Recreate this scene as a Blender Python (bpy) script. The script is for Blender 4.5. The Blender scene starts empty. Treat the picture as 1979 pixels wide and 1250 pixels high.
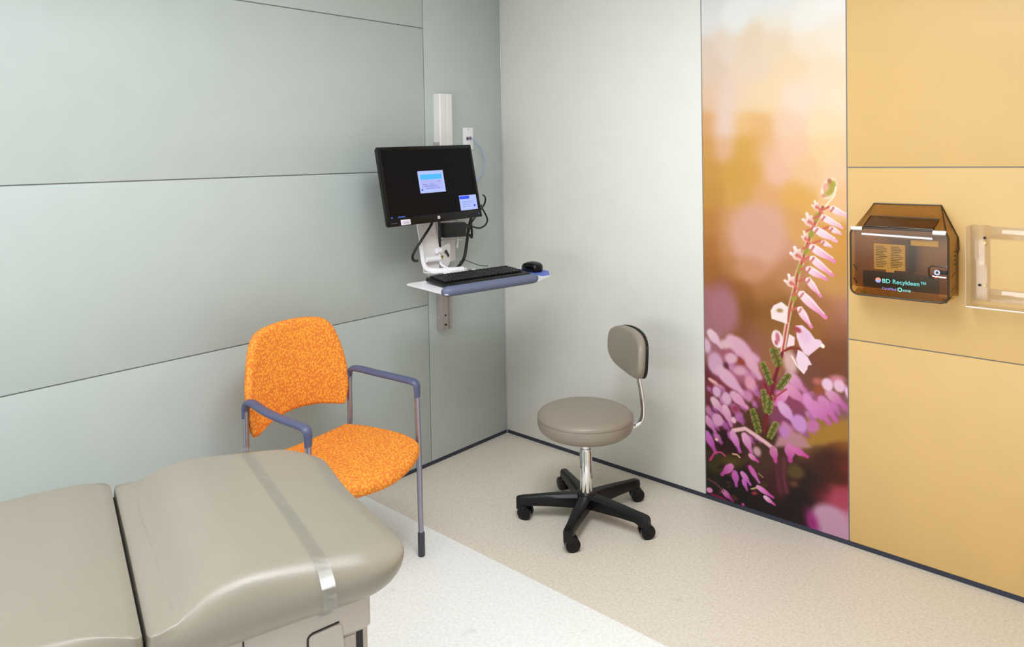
import bpy, bmesh, math
import numpy as np
from mathutils import Vector, Matrix

SC = bpy.context.scene
COL = SC.collection
PI = math.pi

# ---------------------------------------------------------------- camera
cam_d = bpy.data.cameras.new('camera')
cam = bpy.data.objects.new('camera', cam_d)
COL.objects.link(cam)
SC.camera = cam
YAW, PITCH, ROLL = -0.7382, -0.0249, -0.0174
fwd = Vector((math.sin(YAW) * math.cos(PITCH), math.cos(YAW) * math.cos(PITCH), math.sin(PITCH)))
rgt = fwd.cross(Vector((0, 0, 1))).normalized()
upv = rgt.cross(fwd)
r2 = rgt * math.cos(ROLL) + upv * math.sin(ROLL)
u2 = upv * math.cos(ROLL) - rgt * math.sin(ROLL)
cam.matrix_world = Matrix((
    (r2.x, u2.x, -fwd.x, 2.7592), (r2.y, u2.y, -fwd.y, -2.9548),
    (r2.z, u2.z, -fwd.z, 1.55), (0, 0, 0, 1)))
cam_d.sensor_fit = 'HORIZONTAL'
cam_d.sensor_width = 36.0
cam_d.lens = 1410.93 / 1979 * 36.0
cam_d.shift_x = (989.5 - 989.89) / 1979
cam_d.shift_y = (334.51 - 625.0) / 1979
cam_d.clip_start = 0.02

# ---------------------------------------------------------------- world, lights, exposure
world = bpy.data.worlds.new('world')
SC.world = world
world.use_nodes = True
world.node_tree.nodes['Background'].inputs[0].default_value = (0.9, 0.95, 1.0, 1)
world.node_tree.nodes['Background'].inputs[1].default_value = 0.05
SC.view_settings.view_transform = 'Standard'
SC.view_settings.look = 'None'
SC.view_settings.gamma = 1.0
SC.view_settings.use_curve_mapping = False
SC.view_settings.exposure = 0.08
ROOM_X, ROOM_Y, ROOM_Z = 4.3, -4.3, 2.62

LIGHTS = [  # x, y, size x, size y, watts, colour
    (1.85, -1.95, 0.6, 1.2, 37.0, (0.90, 0.95, 1.0)),
    (1.40, -1.30, 0.6, 0.6, 8.0, (0.90, 0.95, 1.0)),
    (1.35, -2.95, 0.6, 1.2, 12.0, (0.90, 0.95, 1.0)),
]
for lx, ly, sx, sy, w, c in LIGHTS:
    ld = bpy.data.lights.new('ceiling_lamp_light', 'AREA')
    ld.shape = 'RECTANGLE'
    ld.size, ld.size_y, ld.energy, ld.color = sx, sy, w, c
    lo = bpy.data.objects.new('ceiling_lamp_light', ld)
    lo.location = (lx, ly, ROOM_Z - 0.03)
    COL.objects.link(lo)

# fill light from behind the camera, placed at an added, unseen window
FILL_WIN = (0.35, 2.35, 0.45, 1.75)     # x0, x1, z0, z1
ld = bpy.data.lights.new('back_fill_light', 'AREA')
ld.shape = 'RECTANGLE'
ld.size, ld.size_y, ld.energy, ld.color = FILL_WIN[1] - FILL_WIN[0] - .1, FILL_WIN[3] - FILL_WIN[2] - .1, 40.0, (0.90, 0.95, 1.0)
lo = bpy.data.objects.new('back_fill_light', ld)
lo.location = ((FILL_WIN[0] + FILL_WIN[1]) / 2, ROOM_Y + 0.015, (FILL_WIN[2] + FILL_WIN[3]) / 2)
lo.rotation_euler = (math.radians(90), 0, 0)
COL.objects.link(lo)

# ---------------------------------------------------------------- helpers
def lin(c):
    return tuple((v / 255 / 12.92) if v / 255 <= 0.04045 else ((v / 255 + 0.055) / 1.055) ** 2.4 for v in c)

def mat(name, col, rough=0.5, metal=0.0, bump=0.0, bscale=200.0, spec=0.5, coat=0.0, emit=0.0, mottle=0.0, mscale=8.0, **kw):
    m = bpy.data.materials.new(name)
    m.use_nodes = True
    nt = m.node_tree
    b = nt.nodes['Principled BSDF']
    c = lin(col)
    b.inputs['Base Color'].default_value = (*c, 1)
    b.inputs['Roughness'].default_value = rough
    b.inputs['Metallic'].default_value = metal
    b.inputs['Specular IOR Level'].default_value = spec
    b.inputs['Coat Weight'].default_value = coat
    if emit:
        b.inputs['Emission Color'].default_value = (*c, 1)
        b.inputs['Emission Strength'].default_value = emit
    tc = nt.nodes.new('ShaderNodeTexCoord')
    if bump:
        n = nt.nodes.new('ShaderNodeTexNoise')
        n.inputs['Scale'].default_value = bscale
        n.inputs['Detail'].default_value = 3
        nt.links.new(tc.outputs['Object'], n.inputs['Vector'])
        bp = nt.nodes.new('ShaderNodeBump')
        bp.inputs['Strength'].default_value = bump
        bp.inputs['Distance'].default_value = 0.002
        nt.links.new(n.outputs['Fac'], bp.inputs['Height'])
        nt.links.new(bp.outputs['Normal'], b.inputs['Normal'])
    n2 = nt.nodes.new('ShaderNodeTexNoise')
    n2.inputs['Scale'].default_value = mscale
    n2.inputs['Detail'].default_value = 2
    nt.links.new(tc.outputs['Object'], n2.inputs['Vector'])
    rp = nt.nodes.new('ShaderNodeValToRGB')
    k = mottle or 0.015
    rp.color_ramp.elements[0].position = 0.3
    rp.color_ramp.elements[1].position = 0.7
    rp.color_ramp.elements[0].color = (*[v * (1 - k) for v in c], 1)
    rp.color_ramp.elements[1].color = (*[min(1, v * (1 + k)) for v in c], 1)
    nt.links.new(n2.outputs['Fac'], rp.inputs['Fac'])
    nt.links.new(rp.outputs['Color'], b.inputs['Base Color'])
    return m

def tinted(name, tint, gloss=0.12, rough=0.05, gcol=(1, 1, 1)):
    """clear tinted plastic: what passes through is tinted, plus a sheen"""
    m = bpy.data.materials.new(name)
    m.use_nodes = True
    nt = m.node_tree
    nt.nodes.clear()
    out = nt.nodes.new('ShaderNodeOutputMaterial')
    tr = nt.nodes.new('ShaderNodeBsdfTransparent')
    tr.inputs[0].default_value = (*tint, 1)
    gl = nt.nodes.new('ShaderNodeBsdfGlossy')
    gl.inputs['Roughness'].default_value = rough
    gl.inputs[0].default_value = (*gcol, 1)
    fr = nt.nodes.new('ShaderNodeFresnel')
    fr.inputs[0].default_value = 1.45
    ad = nt.nodes.new('ShaderNodeMath')
    ad.operation = 'MULTIPLY_ADD'
    ad.inputs[1].default_value = 0.35
    ad.inputs[2].default_value = gloss * 0.2
    mx = nt.nodes.new('ShaderNodeMixShader')
    nt.links.new(fr.outputs[0], ad.inputs[0])
    nt.links.new(ad.outputs[0], mx.inputs[0])
    nt.links.new(tr.outputs[0], mx.inputs[1])
    nt.links.new(gl.outputs[0], mx.inputs[2])
    nt.links.new(mx.outputs[0], out.inputs[0])
    return m

def root_frame(o):
    while o.parent is not None:
        o = o.parent
    return Matrix.Translation(o.location) @ o.rotation_euler.to_matrix().to_4x4()

def obj(name, bm, m=None, parent=None, world=False, smooth=True, angle=40, kind=None):
    """link one mesh object; geometry is in the thing's own frame, or in room coordinates when world is set"""
    if world and parent is not None:
        bm.transform(root_frame(parent).inverted())
    bmesh.ops.recalc_face_normals(bm, faces=bm.faces)
    me = bpy.data.meshes.new(name)
    bm.to_mesh(me)
    bm.free()
    if smooth:
        me.polygons.foreach_set('use_smooth', [True] * len(me.polygons))
        try:
            me.set_sharp_from_angle(angle=math.radians(angle))
        except Exception:
            pass
    for k in (m if isinstance(m, (list, tuple)) else [m]):
        if k is not None:
            me.materials.append(k)
    o = bpy.data.objects.new(name, me)
    COL.objects.link(o)
    if parent is not None:
        o.parent = parent
    if kind:
        o['kind'] = kind
    return o

def thing(name, label, cat, loc=(0, 0, 0), rz=0.0, group=None):
    o = bpy.data.objects.new(name, None)
    o.empty_display_size = 0.05
    COL.objects.link(o)
    o.location = loc
    o.rotation_euler = (0, 0, rz)
    o['label'] = label
    o['category'] = cat
    if group:
        o['group'] = group
    return o

def tag(o, label, cat, group=None):
    o['label'] = label
    o['category'] = cat
    if group:
        o['group'] = group
    return o

def B():
    return bmesh.new()

def box(bm, c, s, rot=None, bev=0.0, seg=2):
    g = bmesh.ops.create_cube(bm, size=1.0)
    vs = g['verts']
    bmesh.ops.scale(bm, vec=s, verts=vs)
    if bev:
        es = list({e for v in vs for e in v.link_edges})
        r = bmesh.ops.bevel(bm, geom=es, offset=bev, segments=seg, profile=0.5, affect='EDGES', clamp_overlap=True)
        vs = list({v for f in r['faces'] for v in f.verts} | {v for v in vs if v.is_valid})
    if rot is not None:
        bmesh.ops.transform(bm, matrix=rot.to_4x4() if len(rot) == 3 else rot, verts=vs)
    bmesh.ops.translate(bm, vec=c, verts=vs)
    return vs

def bx(x0, x1, y0, y1, z0, z1, bev=0.0, bm=None, seg=2):
    bm = bm or B()
    box(bm, ((x0 + x1) / 2, (y0 + y1) / 2, (z0 + z1) / 2), (abs(x1 - x0), abs(y1 - y0), abs(z1 - z0)), bev=bev, seg=seg)
    return bm

def ring_mesh(bm, rings, cap0=True, cap1=True, closed=False):
    vv = [[bm.verts.new(p) for p in r] for r in rings]
    n = len(rings[0])
    m = len(vv)
    for i in range(m if closed else m - 1):
        a, b = vv[i], vv[(i + 1) % m]
        for j in range(n):
            bm.faces.new((a[j], a[(j + 1) % n], b[(j + 1) % n], b[j]))
    if not closed:
        if cap0:
            bm.faces.new(list(reversed(vv[0])))
        if cap1:
            bm.faces.new(vv[-1])
    return bm

def catmull(pts, n=8, closed=False):
    P = [Vector(p) for p in pts]
    out = []
    m = len(P)
    for i in range(m if closed else m - 1):
        p0 = P[i - 1] if (i > 0 or closed) else P[0] * 2 - P[1]
        p1, p2 = P[i], P[(i + 1) % m]
        p3 = P[(i + 2) % m] if (i + 2 < m or closed) else P[-1] * 2 - P[-2]
        for k in range(n):
            t = k / n
            out.append(0.5 * ((2 * p1) + (p2 - p0) * t + (2 * p0 - 5 * p1 + 4 * p2 - p3) * t * t + (3 * p1 - p0 - 3 * p2 + p3) * t ** 3))
    if not closed:
        out.append(P[-1])
    return out

def tube(pts, r, seg=12, bm=None, smooth=0, flat=None, closed=False, up=None):
    """sweep a round (or flattened: flat=(a,b)) section along a path; r may be a list"""
    bm = bm or B()
    P = catmull(pts, smooth, closed) if smooth else [Vector(p) for p in pts]
    n = len(P)
    rs = r if isinstance(r, (list, tuple)) else [r] * n
    if len(rs) != n:
        rs = [rs[min(len(rs) - 1, int(i * len(rs) / n))] if False else np.interp(i / (n - 1) * (len(rs) - 1), range(len(rs)), rs) for i in range(n)]
    rings = []
    N = None
    for i, p in enumerate(P):
        if closed:
            t = (P[(i + 1) % n] - P[i - 1]).normalized()
        else:
            t = (P[min(i + 1, n - 1)] - P[max(i - 1, 0)]).normalized()
        if N is None:
            ref = Vector(up) if up else (Vector((0, 0, 1)) if abs(t.z) < 0.9 else Vector((1, 0, 0)))
            N = (ref - t * ref.dot(t)).normalized()
        else:
            N = (N - t * N.dot(t)).normalized()
        Bn = t.cross(N)
        a, b = (flat if flat else (1, 1))
        rings.append([p + N * (math.cos(2 * PI * k / seg) * rs[i] * a) + Bn * (math.sin(2 * PI * k / seg) * rs[i] * b) for k in range(seg)])
    return ring_mesh(bm, rings, closed=closed)

def lathe(prof, seg=48, bm=None, c=(0, 0, 0), rot=None):
    bm = bm or B()
    rings = []
    for r, z in prof:
        ring = [Vector((max(r, 1e-4) * math.cos(2 * PI * k / seg), max(r, 1e-4) * math.sin(2 * PI * k / seg), z)) for k in range(seg)]
        if rot is not None:
            ring = [rot @ v for v in ring]
        rings.append([v + Vector(c) for v in ring])
    return ring_mesh(bm, rings)

def cyl(p0, p1, r, seg=20, bm=None, r1=None):
    bm = bm or B()
    p0, p1 = Vector(p0), Vector(p1)
    q = (p1 - p0).to_track_quat('Z', 'Y').to_matrix()
    L = (p1 - p0).length
    return lathe([(r, 0), (r1 if r1 is not None else r, L)], seg, bm, p0, q)

def rrect(hx, hy, R, n=6):
    pts = []
    R = min(R, hx - 1e-4, hy - 1e-4)
    for cx, cy, a0 in ((hx - R, hy - R, 0), (-hx + R, hy - R, 90), (-hx + R, -hy + R, 180), (hx - R, -hy + R, 270)):
        for k in range(n + 1):
            a = math.radians(a0 + 90 * k / n)
            pts.append((cx + R * math.cos(a), cy + R * math.sin(a)))
    # fill the straight sides
    out = []
    m = len(pts)
    for i in range(m):
        a, b = pts[i], pts[(i + 1) % m]
        out.append(a)
        L = math.hypot(b[0] - a[0], b[1] - a[1])
        s = int(L / 0.03)
        for k in range(1, s):
            out.append((a[0] + (b[0] - a[0]) * k / s, a[1] + (b[1] - a[1]) * k / s))
    return out

def pillow(outline, t, r, bm=None, crown=0.0, flat=0.0, inner=6, back_flat=False, prof=7, deform=None, rmul=None):
    """closed cushion: 2D outline, thickness t, edge inset r (bullnose), crown = extra height in the middle"""
    bm = bm or B()
    cx = sum(p[0] for p in outline) / len(outline)
    cy = sum(p[1] for p in outline) / len(outline)
    rows = []
    half = t / 2
    for k in range(inner, 0, -1):
        rows.append((r if not back_flat else r * 0.25, 1 - k / (inner + 0.6), -half, 0))
    th = [(-90 + 180 * k / (prof * 2)) for k in range(prof * 2 + 1)]
    for a in th:
        a = math.radians(a)
        rr = r * (0.25 if back_flat and a < 0 else 1)
        z = half * math.sin(a)
        if flat:
            z = (half - flat) * math.sin(a) + (flat if a > 0 else (-flat if a < 0 else 0))
        rows.append((rr * (1 - math.cos(a)), 1, z, 0))
    for k in range(1, inner + 1):
        f = 1 - k / (inner + 0.6)
        rows.append((r, f, half, crown * (1 - f ** 2)))
    rings = []
    for d, f, z, cr in rows:
        ring = []
        for x, y in outline:
            L = math.hypot(x - cx, y - cy)
            s = (1 - d * (rmul(x, y) if rmul else 1) / L) * f
            v = Vector((cx + (x - cx) * s, cy + (y - cy) * s, z + cr))
            ring.append(deform(v) if deform else v)
        rings.append(ring)
    return ring_mesh(bm, rings)

def each(name, bms, m, parent, **kw):
    for b_ in bms:
        obj(name, b_, m, parent, True, **kw)

def smooth2(pts, n=6):
    return [(p.x, p.y) for p in catmull([(x, y, 0) for x, y in pts], n, True)]

def frame(o, ex, ey, ez=None):
    ex, ey = Vector(ex).normalized(), Vector(ey).normalized()
    ez = Vector(ez).normalized() if ez is not None else ex.cross(ey)
    return Matrix(((ex.x, ey.x, ez.x, o[0]), (ex.y, ey.y, ez.y, o[1]), (ex.z, ey.z, ez.z, o[2]), (0, 0, 0, 1)))

def prism(outline, t, M, bm=None):
    bm = bm or B()
    return ring_mesh(bm, [[M @ Vector((x, y, z)) for x, y in outline] for z in (0, t)])

def text(name, body, size, m, parent, M, extrude=0.0003, align='LEFT'):
    cu = bpy.data.curves.new('lettering_outline', 'FONT')
    cu.body = body
    cu.size = size
    cu.extrude = extrude
    cu.align_x = align
    tmp = bpy.data.objects.new('lettering_outline', cu)
    me = bpy.data.meshes.new_from_object(tmp)
    bpy.data.objects.remove(tmp)
    bm = bmesh.new()
    bm.from_mesh(me)
    bpy.data.meshes.remove(me)
    bm.transform(M)
    return obj(name, bm, m, parent, True, smooth=False)
PRINT_GROUND = [(24,2201,220,219,217),(334,2154,230,229,226),(578,2117,240,237,232),(23,2100,226,222,218),(166,2103,232,230,226),(334,2076,235,224,208),(459,2059,238,232,224),(587,2036,238,224,210),(22,2005,222,200,182),(107,2011,228,208,190),(223,2020,228,205,178),(333,1996,232,208,180),(459,1981,238,218,195),(587,1966,240,224,204),(33,1918,222,196,176),(222,1901,230,205,180),(396,1884,236,208,172),(538,1871,240,214,184),(32,1783,225,190,160),(116,1777,228,200,185),(198,1772,234,204,170),(288,1766,236,206,166),(416,1758,238,212,190),(576,1748,240,216,186),(13,1670,215,160,105),(103,1667,230,200,185),(197,1663,228,182,122),(264,1649,225,175,115),(373,1656,236,198,168),(537,1649,240,210,170),(12,1557,205,150,80),(102,1566,222,174,138),(191,1553,208,158,72),(241,1574,215,160,80),(286,1552,228,180,145),(393,1550,235,190,155),(536,1547,238,200,150),(28,1465,200,145,70),(148,1466,205,153,68),(218,1466,210,155,75),(329,1466,230,180,150),(455,1466,232,188,140),(574,1466,238,195,155),(27,1351,195,140,65),(170,1355,205,155,75),(284,1358,218,160,105),(413,1361,220,165,85),(574,1365,235,185,130),(25,1237,185,125,60),(134,1243,203,145,95),(204,1235,215,160,132),(327,1252,215,162,135),(391,1255,212,155,85),(24,1123,170,110,50),(121,1141,195,135,90),(214,1137,212,155,135),(326,1145,205,145,115),(582,1164,215,150,65),(23,1031,160,100,45),(144,1042,178,118,65),(236,1051,193,135,100),(347,1061,185,125,80),(572,1082,205,145,65),(95,947,150,85,60),(166,955,150,92,42),(280,968,168,110,62),(572,1001,198,145,82),(21,893,165,105,105),(20,824,165,110,115),(82,855,160,105,100),(189,869,130,80,30),(302,884,138,88,35),(532,914,165,105,60),(591,922,175,115,95),(188,780,138,82,50),(279,794,145,95,45),(471,823,150,95,42),(571,838,150,92,60),(278,706,150,95,60),(531,749,125,72,38),(593,760,118,70,38),(233,743,150,90,80),(530,671,115,65,40),(470,655,120,70,55),(276,531,130,55,65),(407,558,140,80,90),(208,428,88,50,32),(90,492,110,45,55),(89,401,100,40,50),(363,463,130,60,90),(569,520,130,85,85),(592,454,170,120,40),(509,424,150,110,48),(207,361,70,40,20),(578,385,140,80,32),(447,356,118,80,45),(88,263,45,18,22),(568,346,55,20,14),(488,303,62,30,20),(362,269,70,40,28),(263,242,70,45,30),(87,194,60,45,22),(567,273,60,22,10),(597,302,120,40,25),(446,207,40,18,15),(318,170,62,24,28),(134,116,22,12,12),(24,84,30,25,18),(590,188,165,60,75),(507,158,78,26,28),(424,116,28,12,12),(272,46,28,14,14),(157,44,20,10,10),(36,-5,20,8,10),(590,105,190,120,150),(392,41,26,12,14),(272,2,15,8,8),(582,41,195,145,172),(424,13,40,12,25)]
PRINT_MARKS = [
('e',89,861,69,102,7,(170,112,118),26.4),
('e',242,1193,117,136,5,(214,162,138),35.2),
('e',214,1049,70,48,5,(198,140,105),26.4),
('p',[416,335,439,404,529,456,617,497,617,424,528,385],(165,120,45),13.2),
('e',116,198,59,23,16,(78,62,25),13.2),
('e',50,161,47,32,15,(60,50,24),13.2),
('e',400,232,35,28,15,(88,68,32),11.0),
('e',393,181,18,13,16,(95,60,40),8.8),
('l',[318,262,324,204,335,131],19.8,(92,34,52),8.8),
('l',[353,271,348,211,361,139],17.6,(100,45,55),8.8),
('e',139,627,109,90,10,(170,95,115),30.8),
('e',96,612,22,16,12,(95,42,52),8.8),
('e',170,650,28,18,9,(150,62,50),8.8),
('e',83,525,75,23,12,(130,50,60),11.0),
('b',151,418,177,390,24,(178,99,161),(156,77,145),8.6),
('b',114,318,140,292,23,(178,97,163),(156,75,147),5.4),
('b',118,632,139,610,19,(201,129,168),(179,107,152),4.9),
('b',59,607,84,581,22,(187,113,161),(165,91,145),5.6),
('b',153,692,178,664,23,(223,156,180),(201,134,164),5.9),
('b',56,286,73,269,15,(169,86,159),(147,64,143),9.7),
('b',132,442,159,414,24,(201,125,173),(179,103,157),8.3),
('b',78,573,93,558,13,(211,140,176),(189,118,160),5.2),
('b',78,464,101,440,20,(210,137,178),(188,115,162),6.5),
('b',79,366,96,349,15,(187,109,167),(165,87,151),7.3),
('b',173,726,185,712,11,(191,120,161),(169,98,145),8.6),
('b',190,592,202,579,11,(196,123,167),(174,101,151),5.1),
('b',47,297,72,272,21,(194,115,172),(172,93,156),9.5),
('b',224,608,243,587,18,(205,133,172),(183,111,156),8.8),
('b',31,387,58,361,23,(178,99,161),(156,77,145),5.0),
('b',87,462,104,444,16,(178,100,159),(156,78,143),9.5),
('b',135,606,150,590,13,(207,136,173),(185,114,157),5.2),
('b',41,417,56,401,13,(173,93,157),(151,71,141),5.1),
('b',233,527,248,511,14,(198,123,170),(176,101,154),7.8),
('b',198,554,211,541,12,(199,126,170),(177,104,154),9.5),
('b',15,500,29,485,13,(184,108,161),(162,86,145),8.5),
('b',224,483,238,469,12,(182,104,162),(160,82,146),7.0),
('b',41,345,60,326,17,(193,115,171),(171,93,155),9.9),
('b',201,326,221,306,18,(184,103,167),(162,81,151),8.5),
('b',120,613,135,597,13,(204,133,171),(182,111,155),6.7),
('b',232,340,251,320,18,(178,97,164),(156,75,148),6.6),
('b',29,604,56,577,23,(192,119,164),(170,97,148),6.7),
('b',168,456,185,438,16,(182,104,162),(160,82,146),8.4),
('b',73,516,97,492,20,(186,111,163),(164,89,147),6.3),
('b',223,474,235,462,11,(188,112,166),(166,90,150),7.6),
('b',65,430,91,404,22,(192,115,168),(170,93,152),8.1),
('b',192,601,215,576,21,(194,121,166),(172,99,150),9.0),
('b',88,357,111,334,20,(173,92,159),(151,70,143),9.8),
('b',226,533,241,518,13,(194,119,168),(172,97,152),9.1),
('b',222,550,245,526,21,(189,114,164),(167,92,148),8.5),
('b',46,376,69,353,20,(185,106,165),(163,84,149),7.0),
('b',151,403,174,379,21,(183,104,164),(161,82,148),5.0),
('b',45,531,61,514,14,(192,117,165),(170,95,149),8.3),
('b',156,730,171,713,14,(209,141,171),(187,119,155),5.1),
('b',40,586,55,569,14,(211,141,175),(189,119,159),5.0),
('b',451,540,474,520,21,(187,114,161),(165,88,141),6.5),
('b',568,643,586,627,17,(197,121,167),(175,95,147),7.3),
('b',353,422,369,408,15,(199,122,168),(177,96,148),8.2),
('b',347,482,371,462,21,(201,124,169),(179,98,149),9.7),
('b',545,552,568,532,22,(177,107,155),(155,81,135),7.1),
('b',361,474,389,451,25,(189,116,163),(167,90,143),9.8),
('b',490,555,505,541,14,(173,104,153),(151,78,133),6.0),
('b',478,497,501,477,22,(210,131,175),(188,105,155),9.4),
('b',427,524,446,507,18,(206,128,173),(184,102,153),9.8),
('b',427,412,450,392,21,(172,104,152),(150,78,132),6.6),
('b',587,546,605,529,18,(197,121,167),(175,95,147),9.8),
('b',459,562,475,547,16,(194,119,165),(172,93,145),8.2),
('b',445,557,471,535,24,(178,108,156),(156,82,136),5.6),
('b',470,567,494,545,23,(171,103,151),(149,77,131),6.6),
('b',397,577,416,560,18,(168,101,150),(146,75,130),8.2),
('b',453,485,478,464,23,(187,114,161),(165,88,141),6.0),
('b',530,574,549,557,18,(191,117,163),(169,91,143),6.8),
('b',469,526,493,505,23,(199,123,169),(177,97,149),8.1),
('b',331,542,359,518,25,(195,120,166),(173,94,146),9.4),
('b',535,548,558,528,22,(189,115,162),(167,89,142),8.3),
('b',455,429,475,412,19,(198,122,168),(176,96,148),9.2),
('b',377,542,393,528,15,(176,106,155),(154,80,135),9.2),
('b',513,543,537,521,23,(203,125,171),(181,99,151),9.5),
('b',361,500,384,481,20,(190,116,163),(168,90,143),7.0),
('b',364,477,381,463,15,(177,107,155),(155,81,135),6.5),
('e',227,110,14,6,57,(70,40,28),4.7),
('e',119,143,19,10,-1,(70,40,28),4.0),
('e',261,136,22,9,23,(60,48,22),5.6),
('e',59,192,11,5,9,(60,48,22),4.0),
('e',186,107,9,5,-14,(95,30,60),5.2),
('e',243,253,10,5,17,(110,35,70),5.6),
('e',104,102,11,6,8,(70,40,28),4.3),
('e',191,206,17,7,57,(50,20,20),4.0),
('e',72,54,18,7,42,(95,30,60),3.7),
('e',109,86,12,5,32,(60,48,22),3.4),
('e',164,253,17,7,26,(70,40,28),4.8),
('e',133,44,17,10,-12,(70,40,28),3.4),
('e',23,190,20,8,51,(110,35,70),4.0),
('e',266,148,12,5,32,(60,48,22),5.4),
('e',73,164,20,8,28,(50,20,20),5.9),
('e',203,194,16,10,-29,(95,30,60),4.7),
('b',124,730,237,669,46,(224,170,188),(215,160,190),11.0),
('b',198,671,252,594,33,(226,168,186),(215,160,185),8.8),
('b',27,749,78,695,29,(236,198,208),(222,175,205),6.6),
('e',9,689,18,32,10,(226,180,202),6.6),
('e',97,710,30,20,9,(226,182,190),8.8),
('e',50,617,36,49,10,(214,165,192),8.8),
('e',123,653,29,22,9,(224,172,192),6.6),
('e',163,606,29,20,10,(218,160,180),8.8),
('b',72,589,185,503,40,(226,175,198),(222,160,195),8.8),
('e',209,562,24,33,11,(222,152,172),8.8),
('e',199,504,21,25,12,(205,130,172),8.8),
('b',133,495,192,453,31,(226,165,195),(225,140,185),6.6),
('e',140,435,19,16,12,(150,55,90),8.8),
('b',20,542,78,517,11,(230,180,170),(210,140,150),4.4),
('e',54,492,20,25,12,(222,170,205),5.5),
('e',100,472,23,28,13,(222,170,198),5.5),
('b',38,452,80,406,26,(228,185,195),(205,135,180),5.5),
('e',57,368,26,28,13,(215,155,190),5.5),
('b',92,429,120,358,26,(228,175,195),(205,120,180),5.5),
('e',13,400,15,21,13,(190,120,160),6.6),
('b',5,363,44,312,24,(215,150,190),(195,110,170),6.6),
('b',4,293,46,220,26,(205,110,190),(180,70,160),6.6),
('e',132,384,12,14,13,(235,185,200),3.3),
('l',[129,338,184,360,230,342,275,322,314,302],17.6,(236,186,192),4.4),
('b',127,323,159,255,24,(222,150,200),(190,80,175),4.4),
('b',181,328,211,264,26,(228,165,198),(205,100,180),4.4),
('e',236,275,17,20,15,(200,150,165),6.6),
('b',206,249,240,232,22,(228,150,185),(200,70,165),3.3),
('b',118,178,74,129,31,(215,120,180),(180,60,150),3.3),
('b',135,153,141,100,31,(200,100,180),(180,80,170),3.3),
('b',170,161,205,123,26,(218,130,195),(190,85,175),3.3),
('b',174,130,190,95,20,(205,110,190),(180,75,165),3.3),
('b',205,197,244,144,22,(215,90,180),(200,110,180),3.3),
('b',239,122,304,98,22,(235,150,205),(200,60,160),2.2),
('b',270,88,310,69,20,(238,185,220),(215,70,160),2.2),
('b',83,56,124,27,26,(215,130,185),(140,20,110),3.3),
('e',14,42,16,12,17,(226,140,190),3.3),
('l',[26,27,73,25,109,13],11.0,(130,15,70),4.4),
('e',171,26,7,7,16,(200,60,150),2.2),
('l',[7,91,49,80,83,56],6.6,(110,60,60),3.3),
('l',[20,179,43,222,73,227,92,216],6.6,(205,70,130),2.2),
('e',51,279,8,7,14,(240,190,170),2.2),
('l',[126,235,145,237,159,228],6.6,(225,175,140),2.2),
('l',[209,105,232,118],6.6,(200,170,120),2.2),
('l',[242,181,260,171],6.6,(150,120,80),2.6),
('e',223,91,14,7,17,(150,45,60),3.3),
('p',[310,312,328,362,384,395,426,397,461,351,416,335,373,332],(184,130,136),11.0),
('b',305,300,316,254,24,(205,120,165),(195,70,155),4.4),
('b',375,329,377,273,29,(210,120,170),(190,60,150),4.4),
('b',396,326,447,309,22,(215,110,170),(205,70,155),4.4),
('e',400,525,44,42,13,(140,62,92),13.2),
('e',506,585,33,27,12,(152,78,42),11.0),
('e',529,543,61,41,12,(150,80,100),19.8),
('e',380,681,28,51,10,(216,172,166),11.0),
('b',378,625,442,572,33,(220,160,188),(200,110,165),8.8),
('b',369,576,442,526,33,(222,150,185),(205,110,160),7.7),
('b',358,548,316,494,26,(225,150,190),(215,100,170),4.4),
('b',342,495,397,435,31,(224,170,208),(205,140,200),6.6),
('e',416,437,31,36,13,(205,142,202),6.6),
('e',472,442,25,23,14,(196,112,160),6.6),
('b',446,550,477,481,29,(220,140,195),(205,120,185),6.6),
('b',481,526,533,467,31,(212,130,182),(195,90,165),6.6),
('b',507,552,559,483,31,(210,130,180),(190,90,160),6.6),
('b',549,541,571,511,22,(200,110,170),(172,94,146),6.6),
('b',536,585,592,548,29,(215,150,180),(190,90,160),7.7),
('e',564,644,32,19,11,(200,122,134),8.8),
('e',490,624,18,14,12,(190,102,92),8.8),
('e',528,619,22,25,11,(238,195,218),5.5),
('e',573,622,22,25,11,(232,184,208),5.5),
('e',602,605,8,24,11,(236,182,222),4.4),
('e',363,399,31,22,13,(200,130,165),11.0),
('e',352,385,17,26,13,(195,125,190),8.8),
('e',571,165,57,33,18,(172,66,88),22.0),
('e',534,54,80,85,17,(196,146,172),15.4),
('e',465,44,22,47,18,(150,40,110),17.6),
('l',[515,1323,480,1251,455,1175,436,1111,413,1046,402,982,384,916,371,850,360,785,348,714],19.8,(235,200,180),3.3),
('l',[515,1323,480,1251,455,1175,436,1111,413,1046,402,982,384,916,371,850],13.2,(165,140,60),2.6),
('l',[515,1323,480,1251,455,1175,436,1111,413,1046,402,982,384,916,371,850,360,785,348,714],7.9,(190,75,70),2.2),
('l',[348,714,328,646,308,577,298,510,280,440,268,365],13.2,(120,25,38),2.6),
('l',[303,515,289,446],6.6,(225,170,165),2.2),
('e',490,1281,10,19,-17,(160,150,50),3.3),
('e',470,1214,10,19,-17,(160,150,50),3.3),
('e',449,1146,10,19,-15,(160,150,50),3.3),
('e',423,1068,10,20,-15,(160,150,50),3.3),
('e',399,950,10,20,-14,(160,150,50),3.3),
('e',539,1397,28,44,-25,(248,225,200),3.3),
('e',543,1397,19,34,-26,(178,160,62),4.4),
('e',527,1401,12,18,0,(225,170,140),4.4),
('e',541,1426,8,10,2,(190,110,80),3.3),
('e',519,1368,10,8,0,(215,150,120),3.3),
('l',[564,1402,560,1369,535,1340,521,1317],5.5,(255,235,205),1.8),
('b',494,1316,474,1328,17,(235,180,165),(252,226,220),2.2),
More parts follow.
